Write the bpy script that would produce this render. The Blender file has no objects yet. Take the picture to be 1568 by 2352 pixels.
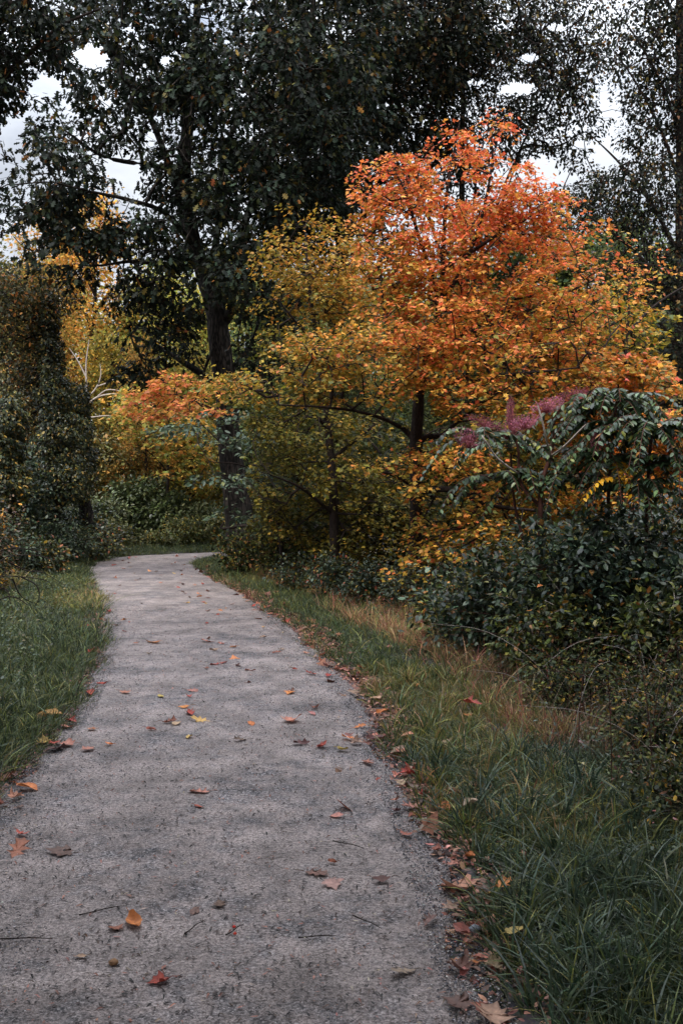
import bpy, math, random
import numpy as np
random.seed(5)
rng = np.random.default_rng(11)
sc = bpy.context.scene
COL = sc.collection
PI = math.pi
F = 2287.0; CH = 1.6; CX = 784.0; HZ = 1120.0     # focal length in photo pixels, eye height, centre column, horizon row

def P(px, py, Y):
    return np.array([(px-CX)/F*Y, Y, CH-(py-HZ)/F*Y])
def G(px, py):
    Y = CH*F/(py-HZ)
    return np.array([(px-CX)/F*Y, Y])
def sstep(a, b, x):
    t = np.clip((x-a)/(b-a), 0, 1); return t*t*(3-2*t)
def nrm(v):
    return v/np.maximum(np.linalg.norm(v, axis=-1, keepdims=True), 1e-9)

# ------------------------------------------------------------------ materials
def mat_new(name):
    m = bpy.data.materials.new(name); m.use_nodes = True
    nt = m.node_tree; b = nt.nodes['Principled BSDF']
    return m, nt, b, nt.nodes.new, nt.links.new

def leaf_mat(name, trans=0.35, rough=0.5, spec=0.4, objcol=False):
    m, nt, b, N, L = mat_new(name)
    a = N('ShaderNodeVertexColor'); a.layer_name = 'col'
    geo = N('ShaderNodeNewGeometry')
    tc = N('ShaderNodeTexCoord')
    nz = N('ShaderNodeTexNoise'); nz.inputs['Scale'].default_value = 60; nz.inputs['Detail'].default_value = 2
    L(tc.outputs['Object'], nz.inputs['Vector'])
    mr = N('ShaderNodeMapRange'); mr.inputs['To Min'].default_value = 0.75; mr.inputs['To Max'].default_value = 1.25
    mr.inputs['From Min'].default_value = 0.3; mr.inputs['From Max'].default_value = 0.7
    L(nz.outputs['Fac'], mr.inputs['Value'])
    mul = N('ShaderNodeMix'); mul.data_type = 'RGBA'; mul.blend_type = 'MULTIPLY'; mul.inputs['Factor'].default_value = 1
    L(a.outputs['Color'], mul.inputs[6]); L(mr.outputs['Result'], mul.inputs[7])
    out = mul.outputs[2]
    if objcol:
        oi = N('ShaderNodeObjectInfo')
        m2 = N('ShaderNodeMix'); m2.data_type = 'RGBA'; m2.blend_type = 'MULTIPLY'; m2.inputs['Factor'].default_value = 1
        L(out, m2.inputs[6]); L(oi.outputs['Color'], m2.inputs[7]); out = m2.outputs[2]
    L(out, b.inputs['Base Color'])
    b.inputs['Roughness'].default_value = rough
    b.inputs['Specular IOR Level'].default_value = spec
    if trans > 0:
        t = N('ShaderNodeBsdfTranslucent'); L(out, t.inputs['Color'])
        mx = N('ShaderNodeMixShader'); mx.inputs[0].default_value = trans
        L(b.outputs[0], mx.inputs[1]); L(t.outputs[0], mx.inputs[2])
        L(mx.outputs[0], nt.nodes['Material Output'].inputs['Surface'])
    return m

def bark_mat(name, c1, c2, scale=14, stretch=0.18, bump=0.6):
    m, nt, b, N, L = mat_new(name)
    tc = N('ShaderNodeTexCoord'); mp = N('ShaderNodeMapping'); mp.inputs['Scale'].default_value = (1, 1, stretch)
    L(tc.outputs['Object'], mp.inputs['Vector'])
    v = N('ShaderNodeTexVoronoi'); v.feature = 'DISTANCE_TO_EDGE'; v.inputs['Scale'].default_value = scale
    n = N('ShaderNodeTexNoise'); n.inputs['Scale'].default_value = scale*1.5; n.inputs['Detail'].default_value = 6
    n2 = N('ShaderNodeTexNoise'); n2.inputs['Scale'].default_value = 1.2; n2.inputs['Detail'].default_value = 3
    L(mp.outputs[0], n.inputs['Vector']); L(tc.outputs['Object'], n2.inputs['Vector'])
    ad = N('ShaderNodeVectorMath'); ad.operation = 'MULTIPLY_ADD'; ad.inputs[1].default_value = (0.15, 0.15, 0.15)
    L(n.outputs['Color'], ad.inputs[0]); L(mp.outputs[0], ad.inputs[2]); L(ad.outputs[0], v.inputs['Vector'])
    cr = N('ShaderNodeValToRGB'); cr.color_ramp.elements[0].color = (*c1, 1); cr.color_ramp.elements[1].color = (*c2, 1)
    cr.color_ramp.elements[0].position = 0.0; cr.color_ramp.elements[1].position = 0.35
    mm = N('ShaderNodeMath'); mm.operation = 'MULTIPLY'; L(v.outputs['Distance'], mm.inputs[0])
    sm = N('ShaderNodeMath'); sm.operation = 'MULTIPLY_ADD'; sm.inputs[1].default_value = 1.6; sm.inputs[2].default_value = -0.1
    L(n2.outputs['Fac'], sm.inputs[0]); L(sm.outputs[0], mm.inputs[1])
    L(mm.outputs[0], cr.inputs['Fac']); L(cr.outputs[0], b.inputs['Base Color'])
    bp = N('ShaderNodeBump'); bp.inputs['Strength'].default_value = bump; bp.inputs['Distance'].default_value = 0.04
    L(v.outputs['Distance'], bp.inputs['Height']); L(bp.outputs[0], b.inputs['Normal'])
    b.inputs['Roughness'].default_value = 0.9; b.inputs['Specular IOR Level'].default_value = 0.2
    return m

def gravel_mat():
    m, nt, b, N, L = mat_new('gravel_path_surface')
    tc = N('ShaderNodeTexCoord')
    def noise(s, d=3, r=0.55):
        n = N('ShaderNodeTexNoise'); n.inputs['Scale'].default_value = s; n.inputs['Detail'].default_value = d
        n.inputs['Roughness'].default_value = r; L(tc.outputs['Object'], n.inputs['Vector']); return n
    vo = N('ShaderNodeTexVoronoi'); vo.inputs['Scale'].default_value = 135; L(tc.outputs['Object'], vo.inputs['Vector'])
    vo2 = N('ShaderNodeTexVoronoi'); vo2.inputs['Scale'].default_value = 230; L(tc.outputs['Object'], vo2.inputs['Vector'])
    patch = noise(1.3, 6, 0.65); mid = noise(9, 5, 0.7); fine = noise(160, 4, 0.7)
    # per pebble colour
    cr = N('ShaderNodeValToRGB'); e = cr.color_ramp.elements
    e[0].position = 0; e[0].color = (0.03, 0.033, 0.04, 1); e[1].position = 1; e[1].color = (0.50, 0.48, 0.48, 1)
    x = e.new(0.35); x.color = (0.14, 0.138, 0.148, 1); x = e.new(0.7); x.color = (0.23, 0.215, 0.22, 1)
    sep = N('ShaderNodeSeparateColor'); L(vo.outputs['Color'], sep.inputs[0]); L(sep.outputs[0], cr.inputs['Fac'])
    # packed sand between
    sand = N('ShaderNodeValToRGB'); s = sand.color_ramp.elements
    s[0].position = 0.3; s[0].color = (0.21, 0.175, 0.16, 1); s[1].position = 0.7; s[1].color = (0.52, 0.455, 0.435, 1)
    L(fine.outputs['Fac'], sand.inputs['Fac'])
    fac = N('ShaderNodeMath'); fac.operation = 'ADD'; L(patch.outputs['Fac'], fac.inputs[0])
    f2 = N('ShaderNodeMath'); f2.operation = 'MULTIPLY'; f2.inputs[1].default_value = 0.9; L(mid.outputs['Fac'], f2.inputs[0]); L(f2.outputs[0], fac.inputs[1])
    fr = N('ShaderNodeMapRange'); fr.inputs['From Min'].default_value = 0.88; fr.inputs['From Max'].default_value = 1.16
    L(fac.outputs[0], fr.inputs['Value'])
    mx = N('ShaderNodeMix'); mx.data_type = 'RGBA'; L(fr.outputs[0], mx.inputs['Factor']); L(sand.outputs[0], mx.inputs[6]); L(cr.outputs[0], mx.inputs[7])
    spk = noise(70, 5, 0.85); sr_ = N('ShaderNodeMapRange'); sr_.inputs['From Min'].default_value = 0.38; sr_.inputs['From Max'].default_value = 0.58
    sr_.inputs['To Min'].default_value = 0.28; sr_.inputs['To Max'].default_value = 1.18; L(spk.outputs['Fac'], sr_.inputs['Value'])
    ms = N('ShaderNodeMix'); ms.data_type = 'RGBA'; ms.blend_type = 'MULTIPLY'; ms.inputs['Factor'].default_value = 1
    L(mx.outputs[2], ms.inputs[6]); L(sr_.outputs[0], ms.inputs[7]); mx = ms
    tint = N('ShaderNodeMix'); tint.data_type = 'RGBA'; tint.blend_type = 'MULTIPLY'; L(patch.outputs['Fac'], tint.inputs['Factor']); L(mx.outputs[2], tint.inputs[6]); tint.inputs[7].default_value = (.98, .90, .88, 1); mx = tint
    # damp brownish patches
    pr = N('ShaderNodeMapRange'); pr.inputs['From Min'].default_value = 0.35; pr.inputs['From Max'].default_value = 0.7
    pr.inputs['To Min'].default_value = 0.55; pr.inputs['To Max'].default_value = 1.25
    p3 = noise(2.7, 8, 0.7); L(p3.outputs['Fac'], pr.inputs['Value'])
    mu = N('ShaderNodeMix'); mu.data_type = 'RGBA'; mu.blend_type = 'MULTIPLY'; mu.inputs['Factor'].default_value = 1
    L(mx.outputs[2], mu.inputs[6]); L(pr.outputs[0], mu.inputs[7])
    L(mu.outputs[2], b.inputs['Base Color'])
    h = N('ShaderNodeMath'); h.operation = 'MULTIPLY_ADD'; h.inputs[1].default_value = -0.6
    L(vo.outputs['Distance'], h.inputs[0]); L(fine.outputs['Fac'], h.inputs[2])
    h2 = N('ShaderNodeMath'); h2.operation = 'MULTIPLY_ADD'; h2.inputs[1].default_value = 0.7; L(mid.outputs['Fac'], h2.inputs[0]); L(h.outputs[0], h2.inputs[2])
    bp = N('ShaderNodeBump'); bp.inputs['Strength'].default_value = 0.9; bp.inputs['Distance'].default_value = 0.008
    L(h2.outputs[0], bp.inputs['Height']); L(bp.outputs[0], b.inputs['Normal'])
    b.inputs['Roughness'].default_value = 0.85; b.inputs['Specular IOR Level'].default_value = 0.3
    return m

def soil_mat():
    m, nt, b, N, L = mat_new('soil_litter')
    tc = N('ShaderNodeTexCoord')
    n = N('ShaderNodeTexNoise'); n.inputs['Scale'].default_value = 5; n.inputs['Detail'].default_value = 9; n.inputs['Roughness'].default_value = 0.7
    v = N('ShaderNodeTexVoronoi'); v.inputs['Scale'].default_value = 28
    L(tc.outputs['Object'], n.inputs['Vector']); L(tc.outputs['Object'], v.inputs['Vector'])
    cr = N('ShaderNodeValToRGB'); e = cr.color_ramp.elements
    e[0].position = 0.3; e[0].color = (0.018, 0.014, 0.010, 1); e[1].position = 0.75; e[1].color = (0.085, 0.058, 0.045, 1)
    L(n.outputs['Fac'], cr.inputs['Fac'])
    mx = N('ShaderNodeMix'); mx.data_type = 'RGBA'; mx.blend_type = 'OVERLAY'; mx.inputs['Factor'].default_value = 0.6
    L(cr.outputs[0], mx.inputs[6]); L(v.outputs['Color'], mx.inputs[7])
    hs = N('ShaderNodeHueSaturation'); hs.inputs['Saturation'].default_value = 0.5; L(mx.outputs[2], hs.inputs['Color'])
    L(hs.outputs[0], b.inputs['Base Color'])
    bp = N('ShaderNodeBump'); bp.inputs['Strength'].default_value = 0.8; bp.inputs['Distance'].default_value = 0.02
    L(v.outputs['Distance'], bp.inputs['Height']); L(bp.outputs[0], b.inputs['Normal'])
    b.inputs['Roughness'].default_value = 0.95
    return m

M_OAK = leaf_mat('oak_leaf', 0.14, 0.55, 0.12)
M_MAPLE = leaf_mat('maple_leaf', 0.38, 0.5, 0.22)
M_SHRUB = leaf_mat('shrub_leaf', 0.18, 0.36, 0.36)
M_FAR = leaf_mat('distant_leaf', 0.4, 0.6, 0.12, objcol=True)
M_GRASS = leaf_mat('grass_blade', 0.25, 0.42, 0.25)
M_DRY = leaf_mat('dry_leaf', 0.12, 0.6, 0.35)
M_STONE = leaf_mat('pebble', 0.0, 0.8, 0.3)
M_FLOWER = leaf_mat('flower_spray', 0.3, 0.7, 0.2)
M_BARK = bark_mat('oak_bark', (0.006, 0.005, 0.004), (0.085, 0.068, 0.055), 11, 0.2, 0.9)
M_BARKM = bark_mat('maple_bark', (0.012, 0.008, 0.007), (0.055, 0.038, 0.03), 22, 0.25, 0.4)
M_PALE = bark_mat('pale_stem', (0.32, 0.26, 0.22), (0.62, 0.55, 0.49), 40, 0.2, 0.2)
M_REDST = bark_mat('red_stem', (0.06, 0.025, 0.02), (0.18, 0.08, 0.06), 40, 0.2, 0.2)
M_GRAVEL = gravel_mat()
M_SOIL = soil_mat()

# ------------------------------------------------------------------ mesh builder
class MB:
    def __init__(s): s.v = []; s.f3 = []; s.f4 = []; s.c = []; s.n = 0; s.has4 = False
    def add(s, v, f, c):
        v = np.asarray(v, float).reshape(-1, 3); f = np.asarray(f, np.int64)
        c = np.asarray(c, float)
        if c.ndim == 1: c = np.tile(c, (len(v), 1))
        s.v.append(v); s.c.append(c)
        (s.f3 if f.shape[1] == 3 else s.f4).append(f+s.n); s.n += len(v)
    def build(s, name, mat, parent=None, smooth=False):
        v = np.concatenate(s.v); c = np.concatenate(s.c)
        f3 = np.concatenate(s.f3) if s.f3 else np.zeros((0, 3), int)
        f4 = np.concatenate(s.f4) if s.f4 else np.zeros((0, 4), int)
        me = bpy.data.meshes.new(name)
        me.vertices.add(len(v)); me.vertices.foreach_set('co', v.astype(np.float32).ravel())
        nl = f3.size+f4.size
        me.loops.add(nl); me.loops.foreach_set('vertex_index', np.concatenate([f3.ravel(), f4.ravel()]).astype(np.int32))
        me.polygons.add(len(f3)+len(f4))
        st = np.concatenate([np.arange(len(f3))*3, len(f3)*3+np.arange(len(f4))*4]).astype(np.int32)
        me.polygons.foreach_set('loop_start', st)
        me.polygons.foreach_set('use_smooth', np.full(len(st), smooth))
        at = me.attributes.new('col', 'FLOAT_COLOR', 'POINT')
        cc = np.ones((len(v), 4), np.float32); cc[:, :3] = np.clip(c, 0.002, 1)
        at.data.foreach_set('color', cc.ravel())
        me.materials.append(mat); me.update()
        o = bpy.data.objects.new(name, me); COL.objects.link(o)
        if parent: o.parent = parent
        return o

def tag(o, label=None, cat=None, group=None, kind=None):
    if label: o['label'] = label
    if cat: o['category'] = cat
    if group: o['group'] = group
    if kind: o['kind'] = kind
    return o
def empty(name, loc, label, cat, group=None):
    o = bpy.data.objects.new(name, None); COL.objects.link(o); o.location = loc
    o.empty_display_size = 0.2
    return tag(o, label, cat, group)

# leaf templates: x sideways, y along, z off the blade; fan round a middle point
def fan(outline, mid, zmid=0.0):
    v = np.array([(*mid, zmid)]+[p if len(p) == 3 else (*p, 0) for p in outline], float)
    n = len(outline)
    return v, np.array([(0, 1+i, 1+(i+1) % n) for i in range(n)])
MAPLE = fan([(0, 0), (.32, -.03), (.26, .16), (.56, .38), (.30, .46), (.24, .60), (0, 1.0), (-.24, .60), (-.30, .46), (-.56, .38), (-.26, .16), (-.32, -.03)], (0, .38), -.05)
OAKL = fan([(0, 0), (.10, .22), (.28, .26), (.12, .42), (.40, .58), (.15, .66), (.22, .90), (0, 1.0), (-.22, .90), (-.15, .66), (-.40, .58), (-.12, .42), (-.28, .26), (-.10, .22)], (0, .52), -.06)
OVAL = fan([(0, 0), (.24, .25, .05), (.26, .6, .03), (0, 1, -.12), (-.26, .6, .03), (-.24, .25, .05)], (0, .45), -.04)
LANCE = fan([(0, 0), (.15, .35, .04), (0, 1, -.18), (-.15, .35, .04)], (0, .4), -.03)
DIAM = (np.array([(0, 0, 0), (.34, .5, .08), (0, 1, 0), (-.34, .5, .08)], float), np.array([(0, 1, 2), (0, 2, 3)]))

def put_leaves(mb, tmpl, pos, d, n, size, col, wscale=1.0):
    tv, tf = tmpl
    d = nrm(d); n = n-d*np.sum(n*d, -1, keepdims=True); n = nrm(n); s = np.cross(d, n)
    size = np.broadcast_to(size, (len(pos),))[:, None, None]
    w = np.broadcast_to(wscale, (len(pos),))[:, None, None]
    bend = (rng.random(len(pos))*2-0.4)[:, None, None]
    V = pos[:, None]+size*(tv[None, :, 0:1]*w*s[:, None]+tv[None, :, 1:2]*d[:, None]+(tv[None, :, 2:3]*1.0*bend-0.10*bend*tv[None, :, 1:2]**2)*n[:, None])
    k = len(tv); m = len(pos)
    Fa = (tf[None]+(np.arange(m)*k)[:, None, None]).reshape(-1, 3)
    C = np.repeat(col, k, axis=0)
    mb.add(V.reshape(-1, 3), Fa, C)

def tube(mb, pts, rads, sides=8, col=(.1, .1, .1), wob=0.0, sub=4):
    """smooth tapered tube through the points"""
    pts = np.array(pts, float); rads = np.array(rads, float)
    if sub > 1 and len(pts) > 2:      # Catmull-Rom
        e = np.vstack([2*pts[0]-pts[1], pts, 2*pts[-1]-pts[-2]]); q = []; r = []
        for i in range(len(pts)-1):
            for k in range(sub):
                t = k/sub; a, b, c, d_ = e[i:i+4]
                q.append(.5*((2*b)+(-a+c)*t+(2*a-5*b+4*c-d_)*t*t+(-a+3*b-3*c+d_)*t**3)); r.append(rads[i]*(1-t)+rads[i+1]*t)
        q.append(pts[-1]); r.append(rads[-1]); pts = np.array(q); rads = np.array(r)
    t = np.gradient(pts, axis=0); t = nrm(t)
    ref = np.tile([0.3, 1, 0.1], (len(pts), 1)); ref = np.where(np.abs(np.sum(ref*t, 1, keepdims=True)) > .95, [[1, 0, 0]], ref)
    u = nrm(np.cross(t, ref)); w = np.cross(t, u)
    a = np.arange(sides)/sides*2*PI
    R = rads[:, None]*(1+wob*np.sin(a*3+np.arange(len(pts))[:, None]*.35)+wob*.8*rng.standard_normal((len(pts), sides)))
    V = pts[:, None]+R[..., None]*(np.cos(a)[None, :, None]*u[:, None]+np.sin(a)[None, :, None]*w[:, None])
    n = len(pts); i = np.arange(n-1)[:, None]*sides; j = np.arange(sides)[None]; j2 = (j+1) % sides
    Fq = np.stack([i+j, i+j2, i+sides+j2, i+sides+j], -1).reshape(-1, 4)
    mb.add(V.reshape(-1, 3), Fq, np.array(col))
    return pts, rads

def cones(mb, p0, p1, r0, r1, sides=4, col=(.1, .1, .1)):
    p0 = np.asarray(p0, float); p1 = np.asarray(p1, float)
    if len(p0) == 0: return
    t = nrm(p1-p0); ref = np.where(np.abs(t[:, 1:2]) > .9, [[1, 0, 0.]], [[0, 1, 0.]])
    u = nrm(np.cross(t, ref)); w = np.cross(t, u); a = np.arange(sides)/sides*2*PI
    ring = np.cos(a)[None, :, None]*u[:, None]+np.sin(a)[None, :, None]*w[:, None]
    V = np.stack([p0[:, None]+ring*np.reshape(r0, (-1, 1, 1)), p1[:, None]+ring*np.reshape(r1, (-1, 1, 1))], 1)
    m = len(p0); b = (np.arange(m)*2*sides)[:, None]; j = np.arange(sides)[None]; j2 = (j+1) % sides
    mb.add(V.reshape(-1, 3), np.stack([b+j, b+j2, b+sides+j2, b+sides+j], -1).reshape(-1, 4), np.array(col))

def jit(col, n, v=0.25, h=0.12):
    """n slightly different copies of one leaf colour (or of n colours)"""
    c = np.broadcast_to(np.array(col, float), (n, 3)).copy()
    c *= np.exp(rng.normal(0, v, (n, 1)))
    c *= np.exp(rng.normal(0, h, (n, 3)))
    return c

# ------------------------------------------------------------------ terrain
PATH = np.array([(-.20, -10), (-.36, -4), (-.45, 0), (-.58, 3), (-.67, 4.8), (-.78, 6), (-.88, 7.3), (-1.2, 9.3), (-1.6, 11.2), (-2.15, 13.5), (-2.97, 16.3),
                 (-3.75, 19), (-4.15, 21), (-4.15, 22.3), (-3.5, 23.2), (-2.2, 23.8), (0, 24.6), (4, 26), (12, 29)], float)
def smooth_poly(p, sub=8):
    e = np.vstack([2*p[0]-p[1], p, 2*p[-1]-p[-2]]); q = []
    for i in range(len(p)-1):
        for k in range(sub):
            t = k/sub; a, b, c, d = e[i:i+4]
            q.append(.5*((2*b)+(-a+c)*t+(2*a-5*b+4*c-d)*t*t+(-a+3*b-3*c+d)*t**3))
    q.append(p[-1]); return np.array(q)
PC = smooth_poly(PATH, 5)
HW = 1.04
def path_dist(x, y):
    """unsigned distance to the middle of the path, and side (+1 right)"""
    x = np.asarray(x, float); y = np.asarray(y, float)
    best = np.full(x.shape, 1e9); side = np.zeros(x.shape)
    for i in range(len(PC)-1):
        a = PC[i]; d = PC[i+1]-a; l2 = d@d
        t = np.clip(((x-a[0])*d[0]+(y-a[1])*d[1])/l2, 0, 1)
        qx = x-a[0]-t*d[0]; qy = y-a[1]-t*d[1]; dd = np.hypot(qx, qy)
        m = dd < best; best = np.where(m, dd, best); side = np.where(m, np.sign(qx*d[1]-qy*d[0]), side)
    return best, side
def wob(x, y):
    return .5*np.sin(x*1.7+y*.9+1)+.3*np.sin(x*3.1-y*2.3+2)+.2*np.sin(x*6.3+y*5.1)
def edge(x, y):      # ragged edge of the gravel
    return HW+.05*np.sin(y*1.9+x)+.04*np.sin(y*4.7+1)+.025*np.sin(y*11+x*3)
def ground(x, y):
    x = np.asarray(x, float); y = np.asarray(y, float)
    d, s = path_dist(x, y); e = d-HW
    z = .025*sstep(0, .35, e)+.05*sstep(.2, 2, e)*wob(x, y)
    z = z-np.where(s > 0, .30*sstep(1.3, 4, e)*sstep(22, 14, y), 0)
    z = z+np.where(s < 0, .10*sstep(.3, 3, e), 0)
    z = z+.9*sstep(3, 14, e)*sstep(24, 60, y)*0.3+.25*sstep(10, 60, e)*wob(x*.1, y*.1)
    z = z-.045*sstep(.1, -.15, e)
    return z

def grid(xs, ys):
    X, Y = np.meshgrid(xs, ys); n, m = X.shape
    i = np.arange(n-1)[:, None]*m; j = np.arange(m-1)[None]
    return X.ravel(), Y.ravel(), np.stack([i+j, i+j+1, i+m+j+1, i+m+j], -1).reshape(-1, 4)
def spaced(lo, hi, step, far, k):
    a = np.arange(lo, hi, step); r = hi+np.cumsum(step*k**np.arange(1, 200)); r = r[r < far]
    l = lo-np.cumsum(step*k**np.arange(1, 200)); l = l[l > -far]
    return np.concatenate([l[::-1], a, r])
xs = spaced(-8, 8, .07, 400, 1.12); ys = spaced(1, 27, .09, 400, 1.12)
X, Y, Fq = grid(xs, ys)
mb = MB(); mb.add(np.stack([X, Y, ground(X, Y)], 1), Fq, (.1, .1, .1))
tag(mb.build('ground', M_SOIL, smooth=True), kind='structure')

# gravel path: a crowned strip with a ragged edge
PS = smooth_poly(PATH, 60)
T = nrm(np.gradient(PS, axis=0)); NRM = np.stack([T[:, 1], -T[:, 0]], 1)
us = np.linspace(-1, 1, 41)
V = []
ex = edge(PS[:, 0], PS[:, 1]); ex2 = edge(PS[:, 0]+5, PS[:, 1]*1.07)
for k, u in enumerate(us):
    w = np.where(u > 0, ex, ex2)*abs(u)*(1.03)
    xy = PS+NRM*(np.sign(u)*w)[:, None]
    z = .012*(1-u*u)+.0015*np.sin(xy[:, 0]*9+xy[:, 1]*7)*np.sin(xy[:, 1]*3)-.05*(abs(u) > .99)
    V.append(np.column_stack([xy, z+.004]))
V = np.stack(V, 1); n, m = V.shape[:2]
i = np.arange(n-1)[:, None]*m; j = np.arange(m-1)[None]
mb = MB(); mb.add(V.reshape(-1, 3), np.stack([i+j, i+j+1, i+m+j+1, i+m+j], -1).reshape(-1, 4), (.2, .2, .2))
tag(mb.build('path', M_GRAVEL, smooth=True), kind='structure')

# loose gravel
OCT = (np.array([(1, 0, 0), (-1, 0, 0), (0, 1, 0), (0, -1, 0), (0, 0, .6), (0, 0, -.6)], float), np.array([(0, 2, 4), (2, 1, 4), (1, 3, 4), (3, 0, 4), (2, 0, 5), (1, 2, 5), (3, 1, 5), (0, 3, 5)]))
def stones(name, n, y0, y1, smin, smax, cols, power=1.6):
    yy = y0+(y1-y0)*rng.random(n)**power
    cxy = np.interp(yy, PC[:70, 1], PC[:70, 0])
    u = rng.random(n)*2-1; u = np.where(rng.random(n) < .35, np.sign(u)*(1-abs(u)*.18), u)
    xx = cxy+u*HW*1.06
    k = (wob(xx*1.4, yy*1.1)+rng.normal(0, .3, n) > .12) | (abs(u) > .82); xx, yy = xx[k], yy[k]; n = len(xx)
    s = rng.uniform(smin, smax, n)*rng.uniform(.5, 1, n)
    V = OCT[0][None]*s[:, None, None]*rng.uniform(.6, 1.3, (n, 6, 1))
    a = rng.random(n)*2*PI; c, s_ = np.cos(a)[:, None], np.sin(a)[:, None]
    x = V[..., 0]*c-V[..., 1]*s_; y = V[..., 0]*s_+V[..., 1]*c
    V = np.stack([x+xx[:, None], y+yy[:, None], V[..., 2]+.012+s[:, None]*.15], -1)
    mb = MB(); mb.add(V.reshape(-1, 3), (OCT[1][None]+(np.arange(n)*6)[:, None, None]).reshape(-1, 3),
                      np.repeat(jit(np.array(cols)[rng.integers(0, len(cols), n)], n, .2, .03), 6, 0))
    return tag(mb.build(name, M_STONE), kind='stuff')
stones('gravel', 80000, 2.4, 14, .0022, .0062, [(.05, .053, .065), (.13, .13, .15), (.30, .28, .29), (.03, .03, .035), (.22, .16, .14), (.45, .42, .40), (.035, .035, .042), (.10, .10, .115)])

# ------------------------------------------------------------------ trees
def bez(pts): return [np.array(p, float) for p in pts]

def grow(skel, srad, targets, tw=.005, exp=.42, jitter=.12, lean=0.25):
    """join every twig cluster to the nearest wood already there; returns cone list and per-target parent direction"""
    nodes = [p for p in skel]; par = [-1]*len(nodes)
    A = np.zeros((len(skel)+2*len(targets)+2, 3)); A[:len(skel)] = skel; n = len(skel)
    d0 = np.array([np.min(np.linalg.norm(skel-t, axis=1)) for t in targets]); order = np.argsort(d0)
    dist = np.zeros(len(A)); par = np.full(len(A), -1); nodeof = {}
    for i in order:
        t = targets[i]
        dv = A[:n]-t; dd = np.linalg.norm(dv, axis=1)+lean*dist[:n]+.35*np.maximum(dv[:, 2], 0)
        j = int(np.argmin(dd)); p = A[j]; L = np.linalg.norm(p-t)
        if L > .5:
            mid = (p+t)/2+rng.normal(0, jitter*L*.6, 3)+np.array([0, 0, .08*L])
            A[n] = mid; par[n] = j; dist[n] = dist[j]+L/2; j = n; n += 1
        A[n] = t; par[n] = j; dist[n] = dist[j]+np.linalg.norm(A[j]-t); nodeof[i] = n; n += 1
    cnt = np.zeros(n); 
    for i in nodeof.values(): cnt[i] += 1
    for i in range(n-1, len(skel)-1, -1): cnt[par[i]] += cnt[i]
    ns = len(skel); ids = np.arange(ns, n)
    r1 = tw*np.maximum(cnt[ids], 1)**exp
    r0 = np.array([tw*max(1, cnt[i])**exp*1.15 if par[i] >= ns else min(tw*max(1, cnt[i])**exp*1.3, max(srad[par[i]]*.9, tw)) for i in ids])
    r1 = np.minimum(r1, r0)
    dirs = np.array([nrm(A[nodeof[i]]-A[par[nodeof[i]]]) for i in range(len(targets))])
    return A[par[ids]], A[ids], r0, r1, dirs

def sample_lobes(lobes, n, shell=.5):
    w = np.array([l[2] for l in lobes], float); k = rng.choice(len(lobes), n, p=w/w.sum())
    C = np.array([l[0] for l in lobes])[k]; R = np.array([l[1] for l in lobes])[k]
    d = nrm(rng.standard_normal((n, 3))); r = rng.random(n)**(1/3); r = np.where(rng.random(n) < shell, .8+.2*rng.random(n), r)
    return C+d*R*r[:, None], d

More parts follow.
